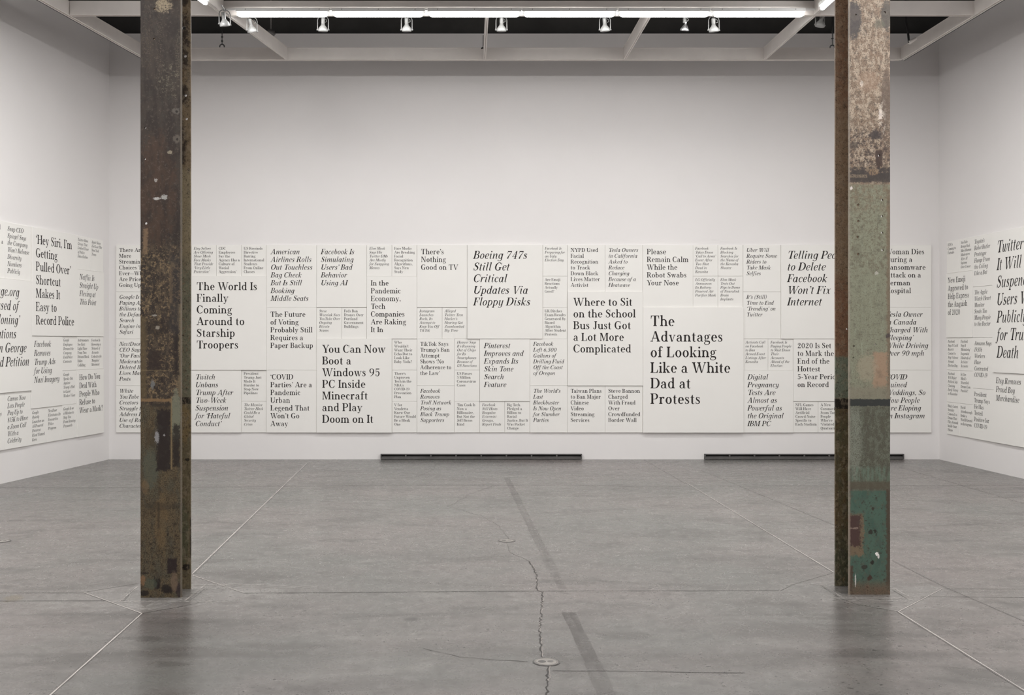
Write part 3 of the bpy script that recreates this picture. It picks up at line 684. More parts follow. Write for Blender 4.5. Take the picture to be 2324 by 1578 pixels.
# spotlights
def spot(x, ytop, tilt, yaw, label, bare=False, Y=14.0):
    p = W(x, ytop, Y)
    e = empty('spotlight', p, yaw); tag(e, label, 'spotlight', 'white spotlights under the cross beam')
    MB().tube([(0, 0, .02), (0, 0, -.005)], .022, 12).build('adapter', M_SPOT, e, True)
    MB().tube([(0, 0, .008), (-.185 * math.sin(yaw), -.185 * math.cos(yaw), .008)], .009, 8).build('bracket', M_SPOT, e, True)
    T = Matrix.Translation((0, 0, -.02)) @ Matrix.Rotation(tilt, 4, 'Y')
    def tr(ps): return [T @ Vector(q) for q in ps]
    if not bare:
        ypts = [(-.072, 0, -.185), (-.073, 0, -.05), (-.060, 0, -.015), (-.035, 0, .002), (0, 0, .006), (.035, 0, .002), (.060, 0, -.015), (.073, 0, -.05), (.072, 0, -.185)]
        MB().tube(ypts, .0065, 8).build('yoke', M_SPOT, e, True)
        for s_ in (-1, 1): MB().tube([(s_ * .064, 0, -.18), (s_ * .084, 0, -.18)], .010, 8).build('yoke_knob', M_SPOT, e, True)
        T2 = Matrix.Translation((0, 0, -.18)) @ Matrix.Rotation(tilt, 4, 'Y') @ Matrix.Rotation(.15, 4, 'X')
        tr2 = lambda ps: [T2 @ Vector(q) for q in ps]
        MB().tube(tr2([(0, 0, .155), (0, 0, .150), (0, 0, .085), (0, 0, .070)]), [.018, .026, .026, .024], 14).build('lamp_holder', M_SPOT, e, True)
        MB().tube(tr2([(0, 0, .072), (0, 0, .055), (0, 0, .030), (0, 0, .008), (0, 0, -.012), (0, 0, -.022)]), [.026, .030, .052, .064, .066, .062], 20).build('shade', M_SPOT, e, True)
        MB().tube([(.02, 0, -.03), (.045, -.01, -.05), (.05, -.01, -.075), (.025, -.01, -.085)], .005, 6).build('cord', M_SPOT, e, True)
    else:
        MB().tube([(0, 0, 0), (0, 0, -.085), (0, 0, -.090)], [.024, .024, .018], 14).build('lamp_holder', M_SPOT, e, True)
        T2 = Matrix.Translation((0, 0, -.17)) @ Matrix.Rotation(tilt, 4, 'Y') @ Matrix.Rotation(.25, 4, 'X')
        tr2 = lambda ps: [T2 @ Vector(q) for q in ps]
        MB().tube(tr2([(0, 0, .085), (0, 0, .06), (0, 0, .045), (0, 0, .02), (0, 0, -.004), (0, 0, -.02)]), [.016, .018, .030, .045, .061, .060], 20).build('reflector_bulb', M_STEEL, e, True)
        MB().tube(tr2([(0, 0, -.0195), (0, 0, -.024)]), [.056, .050], 20).build('bulb_face', M_SPOT, e, True)
        MB().tube([(.02, 0, -.02), (.045, -.01, -.04), (.045, -.01, -.06), (.02, -.01, -.07)], .005, 6).build('cord', M_SPOT, e, True)
    return e
spot(733, 37, .03, .0, 'white yoke spotlight hanging second from left end of the tube row')
spot(923, 37, -.02, .0, 'white yoke spotlight under the second fluorescent tube from left')
spot(1138, 37, .0, .0, 'white yoke spotlight right of the middle ceiling joist')
spot(1373, 37, -.08, .0, 'white yoke spotlight left of the third ceiling joist')
spot(1554, 37, .10, .0, 'spotlight with a bare silver bulb and no yoke', True)
spot(1620, 38, -.10, .1, 'white yoke spotlight with a looped cord, right of the bare bulb')
spot(1861, 26, .16, .35, 'white yoke spotlight tilted beside the green column')
spot(572, 39, -.30, .55, 'white yoke spotlight tilted at the left end of the tubes')
spot(510, 24, -.18, .45, 'white yoke spotlight nearest the brown column', Y=13.55)

# dark hanging hooks and cables in the roof space
def hook(x, y0, y1, Y, label, ring=True):
    a, b = W(x, y0, Y), W(x, y1, Y)
    e = empty('hanging_hook', b); tag(e, label, 'hook', 'dark hooks hanging in the ceiling')
    L = a.z - b.z; r = 5.2 * Y / FPX
    MB().tube([(0, 0, r), (0, 0, L + .02), (0, 0, CEILZ - b.z)], [.006, .006, .003], 8).build('rod', M_BLACK, e)
    for z_ in (.45 * L, .25 * L):
        MB().tube([(-.014, 0, z_), (.014, 0, z_)], .009, 8).build('nut', M_BLACK, e)
    pts = [(r * math.cos(math.radians(q)), 0, r * math.sin(math.radians(q)) - .005) for q in range(-15, 196, 21)]
    MB().tube(pts, .009, 8).build('clamp', M_BLACK, e, True)
hook(504, 58, 105, 14.6, 'black rod with an open pipe clamp hanging near the brown column')
hook(1889, 30, 107, 14.4, 'black rod with an open pipe clamp hanging beside the green column')
a, b = W(2056, 30, 15.0), W(2063, 97, 15.0)
e = empty('hanging_cable', b); tag(e, 'dark cable dropping behind the right end of the ceiling frame', 'cable')
MB().tube([(0, 0, 0), (-.02, 0, .2), ((a - b).x, 0, (a - b).z * .7), ((a - b).x - .01, 0, CEILZ - b.z)], .016, 8).build('cord', M_BLACK, e, True)
MB().tube([(.0, 0, .0), (.10, .0, .06)], [.03, .02], 10).build('junction', M_BEAM, e, True)
a, b = W(615, 38, 16.0), W(615, 72, 16.0)
e = empty('hanging_speaker', b); tag(e, 'small dark hanging speaker on a thin wire behind the tubes', 'speaker')
MB().tube([(0, 0, 0), (0, 0, CEILZ - b.z)], .003, 6).build('wire', M_BEAM, e)
MB().tube([(-.06, 0, -.01), (-.04, 0, 0), (.03, 0, -.03), (.05, 0, -.05)], [.03, .05, .05, .03], 12).build('housing', M_GRILLE, e, True)
e = empty('hanging_hook', W(1095, 110, 15.9)); tag(e, 'tiny dark hook beside the middle ceiling joist', 'hook', 'dark hooks hanging in the ceiling')
MB().tube([(0, 0, 0), (.01, 0, .05), (.012, 0, .20)], .005, 6).build('rod', M_BLACK, e); MB().tube([(-.02, 0, .0), (.012, 0, .012)], .012, 8).build('clamp', M_BLACK, e)
# ---------------------------------------------------------------- lettering
# A serif alphabet drawn by code: every glyph is a list of convex polygons, cap height 1.
def _q(*p): return [tuple(p)]
def rect(x0, y0, x1, y1): return [((x0, y0), (x1, y0), (x1, y1), (x0, y1))]
def diag(x0, y0, x1, y1, w, w2=None):
    w2 = w if w2 is None else w2
    return [((x0, y0), (x0 + w, y0), (x1 + w2, y1), (x1, y1))]
def arc(cx, cy, rx, ry, tx, ty, a0=0, a1=360, n=None):
    n = n or max(5, int(abs(a1 - a0) / 20))
    out = []
    pr = None
    for i in range(n + 1):
        a = math.radians(a0 + (a1 - a0) * i / n)
        c, s = math.cos(a), math.sin(a)
        p = ((cx + rx * c, cy + ry * s), (cx + (rx - tx) * c, cy + (ry - ty) * s))
        if pr: out.append((pr[0], p[0], p[1], pr[1]))
        pr = p
    return out
def ball(cx, cy, r, n=9):
    return [tuple((cx + r * math.cos(2 * math.pi * i / n), cy + r * math.sin(2 * math.pi * i / n)) for i in range(n))]
def stroke(pts, m=5):
    """smooth stroke through (x, y, width) points"""
    P = [pts[0]] + list(pts) + [pts[-1]]
    S = []
    for k in range(1, len(P) - 2):
        for i in range(m):
            t = i / m
            S.append(tuple(.5 * (2 * P[k][c] + (P[k + 1][c] - P[k - 1][c]) * t
                     + (2 * P[k - 1][c] - 5 * P[k][c] + 4 * P[k + 1][c] - P[k + 2][c]) * t * t
                     + (3 * P[k][c] - P[k - 1][c] - 3 * P[k + 1][c] + P[k + 2][c]) * t ** 3) for c in range(3)))
    S.append(tuple(pts[-1]))
    out, pr = [], None
    for i, (x, y, w) in enumerate(S):
        a, b = S[max(0, i - 1)], S[min(len(S) - 1, i + 1)]
        dx, dy = b[0] - a[0], b[1] - a[1]
        l = math.hypot(dx, dy) or 1
        nx, ny = -dy / l * w / 2, dx / l * w / 2
        p = ((x + nx, y + ny), (x - nx, y - ny))
        if pr: out.append((pr[0], p[0], p[1], pr[1]))
        pr = p
    return out
TS, ts, HH, SS, SL = .178, .155, .070, .056, .085
def serif(x0, x1, y, up, l=SL, r=SL):
    """slab at the end of a stem x0..x1; up=1 when the stem goes up from y"""
    d = SS * up
    o = rect(x0 - l, min(y, y + d), x1 + r, max(y, y + d))
    if l: o += [((x0 - l * .75, y + d), (x0, y + d), (x0, y + d * 2.3))]
    if r: o += [((x1 + r * .75, y + d), (x1, y + d), (x1, y + d * 2.3))]
    return o
def stem(x, y0, y1, w=TS, b=3, t=3):
    """b / t: serif bits, 1 left, 2 right"""
    o = rect(x, y0, x + w, y1)
    if b: o += serif(x, x + w, y0, 1, SL if b & 1 else 0, SL if b & 2 else 0)
    if t: o += serif(x, x + w, y1, -1, SL if t & 1 else 0, SL if t & 2 else 0)
    return o
def flag(x, y): return [((x + .02, y), (x - .095, y - .045), (x - .095, y - .08), (x + .02, y - .085))]
XH, ASC, DSC = .655, 1.03, -.28
def make_roman():
    G = {}
    def g(c, w, *parts): G[c] = (w, [p for q in parts for p in q])
    g('A', .93, diag(.10, 0, .42, 1, .065), diag(.68, 0, .385, 1, .19, .16), rect(.19, .30, .68, .355),
      serif(.10, .165, 0, 1, .10, .08), serif(.68, .87, 0, 1, .09, .06))
    g('B', .76, stem(.09, 0, 1, TS, 1, 1), rect(.2, .95, .44, 1), rect(.2, .50, .46, .555), rect(.2, 0, .44, .05),
      arc(.43, .765, .25, .235, .15, HH, -90, 90), arc(.43, .275, .32, .275, .165, HH, -90, 90))
    g('C', .82, arc(.44, .5, .43, .52, TS + .01, .062, 48, 312, 16), rect(.735, .68, .785, .975), stroke([(.72, .12, .05), (.76, .19, .045), (.79, .28, .03)], 3))
    g('D', .90, stem(.09, 0, 1, TS, 1, 1), rect(.2, .945, .44, 1), rect(.2, 0, .44, .055), arc(.42, .5, .46, .5, TS + .01, .058, -90, 90, 12))
    g('E', .76, stem(.09, 0, 1, TS, 1, 1), rect(.2, .95, .66, 1), rect(.2, .49, .50, .54), rect(.2, 0, .68, .05),
      rect(.47, .36, .515, .67), _q((.62, .95), (.60, .95), (.655, .70), (.69, .70), (.69, 1), (.62, 1)), _q((.60, .05), (.62, 0), (.70, 0), (.735, .30), (.70, .30)))
    g('F', .70, stem(.09, 0, 1, TS, 3, 1), rect(.2, .95, .64, 1), rect(.2, .47, .48, .52), rect(.45, .33, .495, .66),
      _q((.57, .95), (.635, .68), (.67, .68), (.67, 1), (.57, 1)))
    g('G', .90, arc(.45, .5, .44, .52, TS + .01, .062, 50, 300, 15), rect(.735, .69, .785, .975), stem(.60, .04, .42, TS, 0, 3),
      stroke([(.44, .01, .06), (.56, .02, .06), (.68, .06, .06)], 3))
    g('H', .98, stem(.09, 0, 1), stem(.73, 0, 1), rect(.2, .48, .8, .54))
    g('I', .34, stem(.09, 0, 1))
    g('J', .54, stem(.27, .2, 1, TS, 0, 3), stroke([(.35, .25, .16), (.33, .09, .13), (.22, .01, .06), (.11, .04, .05)]), ball(.11, .12, .075))
    g('K', .88, stem(.09, 0, 1), diag(.24, .42, .63, 1, .07), diag(.62, 0, .33, .56, .20, .19), serif(.64, .72, 1, -1), serif(.62, .82, 0, 1, .05, .06))
    g('L', .74, stem(.09, 0, 1, TS, 1, 3), rect(.2, 0, .66, .05), _q((.57, .05), (.60, 0), (.68, 0), (.715, .32), (.68, .32)))
    g('M', 1.12, stem(.10, 0, 1, .07, 3, 1), stem(.83, 0, 1, TS, 3, 2), diag(.47, 0, .10, 1, .12, .19), diag(.47, 0, .80, 1, .07, .08))
    g('N', .97, stem(.11, 0, 1, .07, 3, 1), stem(.77, 0, 1, .07, 0, 3), diag(.71, -.02, .12, 1, .14, .20))
    g('O', .92, arc(.46, .5, .44, .52, TS + .01, .06, 0, 360, 20))
    g('P', .76, stem(.09, 0, 1, TS, 3, 1), rect(.2, .945, .44, 1), rect(.2, .43, .44, .485), arc(.42, .715, .31, .285, .16, HH, -90, 90))
    g('Q', .92, arc(.46, .5, .44, .52, TS + .01, .06, 0, 360, 20), stroke([(.40, .05, .05), (.50, -.06, .10), (.66, -.22, .12), (.86, -.20, .05)]))
    g('R', .87, stem(.09, 0, 1, TS, 3, 1), rect(.2, .945, .44, 1), rect(.2, .475, .44, .53), arc(.42, .74, .30, .262, .16, HH, -90, 90),
      diag(.62, 0, .38, .50, .20, .17), serif(.64, .82, 0, 1, .02, .05))
    g('S', .66, stroke([(.55, .76, .055), (.47, .93, .06), (.31, .975, .06), (.15, .88, .12), (.14, .70, .15), (.32, .55, .19), (.50, .40, .17), (.53, .20, .13), (.36, .03, .06), (.19, .05, .055), (.09, .23, .05)], 4),
      rect(.53, .68, .58, .99), rect(.055, .0, .10, .32))
    g('T', .86, stem(.35, 0, 1, TS, 3, 0), rect(.06, .95, .80, 1), _q((.04, .67), (.07, .67), (.14, .95), (.10, 1), (.045, 1)), _q((.82, .67), (.79, .67), (.72, .95), (.76, 1), (.815, 1)))
    g('U', .93, stem(.09, .30, 1, TS, 0, 3), stem(.75, .3, 1, .065, 0, 3), arc(.452, .31, .362, .33, TS, .075, 180, 360, 10))
    g('V', .90, diag(.38, -.01, .07, 1, .12, .18), diag(.42, -.01, .76, 1, .06, .065), serif(.07, .25, 1, -1, .07, .08), serif(.76, .825, 1, -1, .08, .08))
    g('W', 1.36, diag(.36, -.01, .07, 1, .12, .18), diag(.40, -.01, .66, .90, .06, .065), diag(.86, -.01, .56, 1, .12, .18), diag(.90, -.01, 1.20, 1, .06, .065),
      serif(.07, .25, 1, -1, .07, .08), serif(.56, .74, 1, -1, .07, .08), serif(1.20, 1.265, 1, -1, .08, .08))
    g('X', .88, diag(.60, 0, .08, 1, .19, .19), diag(.12, 0, .66, 1, .065), serif(.08, .27, 1, -1, .06, .06), serif(.66, .725, 1, -1), serif(.12, .185, 0, 1), serif(.60, .79, 0, 1, .06, .06))
    g('Y', .88, stem(.37, 0, .46, TS, 3, 0), diag(.37, .40, .07, 1, .17, .18), diag(.46, .42, .74, 1, .065), serif(.07, .25, 1, -1, .07, .07), serif(.74, .805, 1, -1))
    g('Z', .78, rect(.10, .95, .70, 1), rect(.06, 0, .68, .05), diag(.07, .03, .52, .97, .19), rect(.09, .72, .13, 1), rect(.66, 0, .71, .30))
    x = XH
    g('a', .62, stem(.37, .02, .44, ts, 0, 0), arc(.29, .44, .222, .225, ts, .06, 0, 140, 7), ball(.145, .50, .07),
      stroke([(.42, .37, .05), (.28, .345, .06), (.13, .28, .10), (.10, .16, .135), (.18, .035, .08), (.30, .03, .05), (.40, .10, .05)], 4),
      stroke([(.47, .08, .10), (.53, .015, .06), (.61, .06, .04)], 3))
    g('b', .68, stem(.07, .02, ASC, ts, 0, 0), flag(.07, ASC), arc(.355, x / 2, .285, x / 2 + .015, ts, .055, -145, 145, 14))
    g('c', .54, arc(.31, x / 2, .28, x / 2 + .015, ts + .01, .058, 55, 315, 13), ball(.43, .50, .072))
    g('d', .69, stem(.44, .0, ASC, ts, 2, 0), flag(.44, ASC), arc(.315, x / 2, .285, x / 2 + .015, ts, .055, 35, 325, 14))
    g('e', .59, arc(.305, x / 2, .28, x / 2 + .015, ts + .01, .055, 0, 318, 15), rect(.12, .335, .57, .385), arc(.305, x / 2, .28, x / 2 + .015, .12, .055, 0, 12, 2))
    g('f', .44, stem(.12, 0, .82, ts, 3, 0), stroke([(.19, .78, ts), (.22, .94, .12), (.33, 1.02, .06), (.42, 1.0, .05)], 4), ball(.41, .94, .068), rect(.02, x - .055, .39, x))
    g('g', .62, arc(.27, .44, .215, .225, .13, .05, 0, 360, 14), stroke([(.42, .60, .05), (.52, .67, .05), (.58, .64, .06)], 3), ball(.57, .63, .05, 7),
      stroke([(.20, .24, .05), (.10, .16, .08), (.16, .07, .10), (.34, .045, .12), (.50, .01, .12), (.54, -.12, .10), (.44, -.24, .06), (.26, -.275, .055), (.09, -.22, .07), (.05, -.12, .08), (.12, -.03, .05), (.2, .02, .045)], 3))
    g('h', .72, stem(.08, 0, ASC, ts, 3, 0), flag(.08, ASC), stem(.48, 0, .44, ts, 3, 0), arc(.345, .42, .277, x + .015 - .42, ts, .075, 0, 155, 7))
    g('i', .32, stem(.09, 0, x, ts, 3, 0), flag(.09, x), ball(.155, .915, .092))
    g('j', .32, rect(.10, -.1, .242, x), flag(.10, x), ball(.17, .915, .092), stroke([(.17, -.06, ts), (.14, -.20, .11), (.03, -.265, .05), (-.06, -.24, .04)], 4), ball(-.05, -.2, .06))
    g('k', .70, stem(.08, 0, ASC, ts, 3, 0), flag(.08, ASC), diag(.21, .27, .50, x, .06), diag(.47, 0, .28, .38, .17, .16), serif(.50, .56, x, -1), serif(.47, .64, 0, 1, .05, .05))
    g('l', .33, stem(.09, 0, ASC, ts, 3, 0), flag(.09, ASC))
    g('m', 1.08, stem(.09, 0, x, ts, 3, 0), flag(.09, x), stem(.465, 0, .44, ts, 3, 0), stem(.84, 0, .44, ts, 3, 0),
      arc(.345, .42, .262, x + .015 - .42, ts, .075, 0, 155, 7), arc(.715, .42, .267, x + .015 - .42, ts, .075, 0, 155, 7))
    g('n', .73, stem(.09, 0, x, ts, 3, 0), flag(.09, x), stem(.485, 0, .44, ts, 3, 0), arc(.355, .42, .272, x + .015 - .42, ts, .075, 0, 155, 7))
    g('o', .64, arc(.32, x / 2, .295, x / 2 + .015, ts + .01, .058, 0, 360, 18))
    g('p', .70, stem(.09, DSC, x, ts, 3, 0), flag(.09, x), arc(.375, x / 2, .285, x / 2 + .015, ts, .055, -145, 145, 14))
    g('q', .69, stem(.44, DSC, x, ts, 3, 0), arc(.315, x / 2, .285, x / 2 + .015, ts, .055, 35, 325, 14))
    g('r', .54, stem(.09, 0, x, ts, 3, 0), flag(.09, x), stroke([(.20, .40, .05), (.27, .57, .08), (.37, .64, .09), (.45, .62, .08)], 4), ball(.44, .575, .08))
    g('s', .48, stroke([(.37, .50, .045), (.31, .615, .055), (.20, .635, .06), (.11, .56, .10), (.13, .44, .125), (.26, .34, .145), (.37, .23, .13), (.36, .10, .10), (.24, .02, .055), (.13, .03, .05), (.07, .14, .04)], 3),
      rect(.355, .44, .395, .65), rect(.045, 0, .085, .21))
    g('t', .43, stem(.11, .14, .72, ts, 0, 0), rect(.02, x - .055, .38, x), _q((.11, .70), (.25, .70), (.25, .86), (.20, .86)), stroke([(.18, .17, ts), (.21, .05, .11), (.30, .01, .06), (.39, .07, .04)], 4))
    g('u', .72, rect(.09, .2, .09 + ts, x), flag(.09, x), stem(.49, 0, x, ts, 2, 0), flag(.49, x), arc(.34, .22, .25, .235, ts, .075, 180, 320, 7))
    g('v', .66, diag(.265, -.01, .07, x, .10, .155), diag(.30, -.01, .53, x, .055), serif(.07, .225, x, -1, .06, .06), serif(.53, .585, x, -1, .06, .06))
    g('w', .98, diag(.265, -.01, .07, x, .10, .155), diag(.30, -.01, .49, x - .05, .055), diag(.61, -.01, .42, x, .10, .155), diag(.64, -.01, .85, x, .055),
      serif(.07, .225, x, -1, .06, .06), serif(.42, .575, x, -1, .05, .05), serif(.85, .905, x, -1, .06, .06))
    g('x', .68, diag(.43, 0, .09, x, .155), diag(.10, 0, .48, x, .055), serif(.09, .245, x, -1, .05, .05), serif(.48, .535, x, -1, .06, .06), serif(.10, .155, 0, 1, .06, .06), serif(.43, .585, 0, 1, .05, .05))
    g('y', .66, diag(.27, 0, .07, x, .11, .155), stroke([(.555, x, .055), (.42, .28, .055), (.30, -.08, .055), (.22, -.22, .055), (.13, -.25, .05)], 3), ball(.12, -.2, .07), serif(.07, .225, x, -1, .06, .06), serif(.53, .585, x, -1, .06, .06))
    g('z', .58, rect(.07, x - .05, .50, x), rect(.05, 0, .52, .05), diag(.06, .02, .36, x - .02, .16), rect(.06, x - .19, .095, x), rect(.49, 0, .53, .19))
    digits(G)
    return G
def digits(G):
    def g(c, w, *parts): G[c] = (w, [p for q in parts for p in q])
    g('0', .72, arc(.36, .48, .32, .50, .15, .06, 0, 360, 18))
    g('1', .48, stem(.17, 0, .98, .15, 3, 0), flag(.17, .97))
    g('2', .68, stroke([(.12, .72, .06), (.17, .90, .06), (.33, .965, .06), (.49, .87, .13), (.50, .68, .15), (.36, .44, .11), (.17, .18, .07), (.07, .04, .05)], 4), ball(.15, .74, .08),
      rect(.06, 0, .60, .13), rect(.58, .02, .63, .28))
    g('3', .66, stroke([(.12, .76, .05), (.2, .93, .055), (.34, .965, .06), (.47, .85, .13), (.45, .64, .12), (.28, .53, .05)], 4), stroke([(.28, .53, .05), (.46, .46, .11), (.53, .28, .15), (.42, .07, .09), (.26, -.0, .055), (.1, .08, .05)], 4), ball(.14, .76, .07), ball(.13, .15, .07))
    g('4', .70, stem(.40, 0, .98, .14, 3, 0), rect(.05, .23, .64, .29), diag(.05, .24, .42, .97, .06))
    g('5', .66, rect(.14, .84, .56, .97), rect(.13, .48, .18, .97), stroke([(.16, .50, .05), (.30, .60, .06), (.47, .52, .12), (.52, .30, .15), (.44, .08, .10), (.28, .0, .055), (.11, .08, .05)], 4), ball(.13, .15, .07))
    g('6', .68, arc(.34, .30, .30, .31, .14, .055, 0, 360, 16), stroke([(.11, .28, .13), (.14, .60, .13), (.32, .88, .07), (.53, .97, .04)], 4))
    g('7', .66, rect(.09, .85, .58, .97), rect(.07, .66, .115, .97), stroke([(.58, .90, .05), (.40, .52, .09), (.28, .22, .14), (.26, .0, .16)], 4))
    g('8', .68, arc(.34, .735, .235, .24, .11, .055, 0, 360, 14), arc(.34, .255, .285, .27, .13, .055, 0, 360, 14))
    g('9', .68, arc(.34, .67, .30, .31, .14, .055, 0, 360, 16), stroke([(.57, .69, .13), (.54, .37, .13), (.36, .09, .07), (.15, .0, .04)], 4))
    g('.', .26, ball(.12, .075, .085))
    g(',', .26, ball(.12, .085, .085), stroke([(.17, .07, .07), (.17, -.05, .05), (.08, -.16, .03)], 3))
    q = ball(.12, .90, .085) + stroke([(.17, .89, .07), (.17, .78, .05), (.08, .66, .03)], 3)
    G['’'] = (.22, q)
    G['‘'] = (.22, [tuple((.24 - a, 1.64 - b) for a, b in p) for p in q])
    g('-', .40, rect(.05, .28, .35, .36))
    g('—', 1.0, rect(.0, .31, 1.0, .36))
    g('?', .56, stroke([(.11, .78, .05), (.16, .94, .055), (.30, 1.0, .06), (.43, .88, .13), (.40, .68, .12), (.27, .48, .07), (.26, .32, .05)], 4), ball(.12, .78, .07), ball(.27, .08, .085))
    g('(', .36, stroke([(.32, 1.08, .03), (.14, .80, .08), (.09, .42, .11), (.14, .04, .08), (.32, -.24, .03)], 4))
    g(')', .36, stroke([(.04, 1.08, .03), (.22, .80, .08), (.27, .42, .11), (.22, .04, .08), (.04, -.24, .03)], 4))
    g('$', .66, [tuple((a * .95, b * .9) for a, b in p) for p in stroke([(.55, .76, .055), (.47, .93, .06), (.31, .975, .06), (.15, .88, .12), (.14, .70, .15), (.32, .55, .19), (.50, .40, .17), (.53, .20, .13), (.36, .03, .06), (.19, .05, .055), (.09, .23, .05)], 3)], rect(.27, -.12, .32, 1.02))
def make_italic():
    R = make_roman()
    G = dict(R)
    def g(c, w, *parts): G[c] = (w, [p for q in parts for p in q])
    x = XH; t = .128
    def ent(px, y=x): return [((px + .02, y), (px - .075, y - .06), (px - .075, y - .085), (px + .02, y - .07))]
    def ext(px): return stroke([(px + t / 2, .16, t), (px + t / 2 + .02, .05, .10), (px + .15, .005, .045), (px + .235, .08, .03)], 3)
    def hook(px, rx=.2): # arch from stem px to stem px+.36
        return stroke([(px + t - .02, .30, .04), (px + .22, .53, .05), (px + .34, .63, .07), (px + .41, .60, .11), (px + .425, .46, t)], 4)
    o = lambda cx, rx=.255: arc(cx, x / 2, rx, x / 2 + .015, t + .005, .055, 0, 360, 16)
    g('a', .64, o(.28), rect(.42, .14, .42 + t, x), ext(.42))
    g('b', .60, rect(.06, .16, .06 + t, ASC), ent(.06, ASC), arc(.31, x / 2, .25, x / 2 + .015, t, .055, -180, 130, 14))
    g('c', .50, arc(.295, x / 2, .26, x / 2 + .015, t + .005, .055, 50, 315, 13), ball(.42, .51, .06))
    g('d', .64, o(.28), rect(.42, .14, .42 + t, ASC), ent(.42, ASC), ext(.42))
    g('e', .51, arc(.28, x / 2, .255, x / 2 + .015, t + .005, .055, 70, 318, 13), stroke([(.08, .27, .04), (.28, .31, .05), (.44, .42, .09), (.43, .57, .10), (.33, .645, .055)], 4))
    g('f', .42, stroke([(-.04, -.24, .05), (.06, -.24, .055), (.13, -.12, .11), (.16, .1, t), (.18, .75, t), (.23, .95, .09), (.34, 1.03, .05), (.43, 1.0, .05)], 3), ball(.42, .96, .055), ball(-.04, -.19, .055), rect(.02, x - .05, .37, x))
    g('g', .60, o(.28), rect(.42, -.06, .42 + t, x), stroke([(.485, -.02, t), (.46, -.17, .10), (.32, -.27, .055), (.13, -.25, .05), (.07, -.19, .05)], 4), ball(.09, -.18, .055))
    g('h', .66, rect(.06, 0, .06 + t, ASC), ent(.06, ASC), hook(.06), rect(.42, .14, .42 + t, .50), ext(.42))
    g('i', .34, rect(.09, .14, .09 + t, x), ent(.09), ext(.09), ball(.155, .905, .085))
    g('k', .62, rect(.06, 0, .06 + t, ASC), ent(.06, ASC), stroke([(.16, .30, .04), (.34, .50, .05), (.46, .62, .06)], 3), ball(.47, .58, .065), stroke([(.20, .36, .09), (.36, .20, .13), (.43, .05, .10), (.53, .01, .05), (.60, .08, .03)], 3))
    g('l', .34, rect(.09, .14, .09 + t, ASC), ent(.09, ASC), ext(.09))
    g('m', 1.02, rect(.08, 0, .08 + t, x), ent(.08), hook(.08), rect(.44, 0, .44 + t, .50), hook(.44), rect(.80, .14, .80 + t, .50), ext(.80))
    g('n', .68, rect(.08, 0, .08 + t, x), ent(.08), hook(.08), rect(.44, .14, .44 + t, .50), ext(.44))
    g('o', .57, o(.285, .265))
    g('p', .63, stem(.08, DSC, x, t, 3, 0), ent(.08), arc(.335, x / 2, .265, x / 2 + .015, t, .055, -145, 145, 14))
    g('q', .62, o(.28), stem(.42, DSC, x, t, 3, 0))
    g('r', .49, rect(.08, 0, .08 + t, x), ent(.08), stroke([(.19, .32, .04), (.27, .52, .05), (.36, .62, .08), (.43, .61, .07)], 4), ball(.42, .575, .068))
    g('t', .37, rect(.09, .14, .09 + t, .84), rect(.01, x - .05, .33, x), ext(.09))
    g('u', .68, rect(.08, .18, .08 + t, x), ent(.08), stroke([(.145, .24, t), (.17, .07, .11), (.26, .01, .06), (.38, .10, .05), (.46, .25, .04)], 4), rect(.44, .14, .44 + t, x), ext(.44))
    g('v', .55, stroke([(.02, .58, .03), (.08, .64, .05), (.15, .58, .11), (.17, .36, .13), (.19, .12, .12), (.27, .01, .05), (.40, .13, .055), (.49, .36, .06), (.48, .58, .08)], 3), ball(.46, .585, .065))
    g('w', .82, stroke([(.02, .58, .03), (.08, .64, .05), (.15, .58, .11), (.165, .36, .13), (.18, .12, .12), (.26, .01, .05), (.38, .13, .05), (.44, .30, .05)], 3), rect(.40, .15, .52, x),
      stroke([(.46, .18, .12), (.49, .05, .10), (.56, .01, .05), (.68, .13, .055), (.77, .36, .06), (.75, .58, .08)], 3), ball(.73, .585, .065))
    g('x', .60, stroke([(.03, .55, .03), (.12, .63, .05), (.22, .52, .12), (.34, .14, .12), (.44, .01, .05), (.55, .08, .03)], 3), stroke([(.06, .04, .07), (.16, .06, .05), (.42, .58, .05), (.52, .60, .07)], 3))
    g('y', .60, rect(.08, .18, .08 + t, x), ent(.08), stroke([(.145, .24, t), (.17, .07, .11), (.26, .01, .06), (.38, .10, .05), (.44, .25, .04)], 4), stroke([(.485, x, t), (.485, .1, t), (.46, -.14, .10), (.34, -.27, .055), (.16, -.25, .05)], 3), ball(.14, -.19, .055))
    sh = .255
    return {c: (w, [tuple((a + sh * b, b) for a, b in p) for p in ps]) for c, (w, ps) in G.items()}
FONTS = (make_roman(), make_italic())
KERN = {'To': -.12, 'Te': -.12, 'Tr': -.10, 'Tw': -.10, 'Ty': -.1, 'Th': .0, 'Ti': -.05, 'Ta': -.12, 'Yo': -.12, 'Ye': -.12, 'Wo': -.09, 'We': -.09, 'Wa': -.09, 'Vo': -.10, 'Ve': -.10, 'Vi': -.04, 'Va': -.1,
        'AV': -.1, 'AI': .0, 'Av': -.06, 'TV': -.02, 'Fa': -.06, 'Fe': -.05, 'Fo': -.05, 'Pe': -.04, 'Pa': -.04, 'Po': -.04, 'P,': -.1, 'r,': -.06, 'r.': -.06, 'Ke': -.03, 'OV': -.04, 'Ya': -.1, 's’': -.02, 'Tu': -.09, 'La': .0}
TRACK, SPACE = .055, .29
def line_polys(s, it):
    F = FONTS[it]
    x, out, prev = 0.0, [], ''
    for c in s:
        if c == ' ': x += SPACE + TRACK; prev = ''; continue
        if c == "'": c = '’'
        x += KERN.get(prev + c, 0)
        w, ps = F[c]
        for p in ps: out.append(tuple((a + x, b) for a, b in p))
        x += w + TRACK; prev = c
    return out, x - TRACK
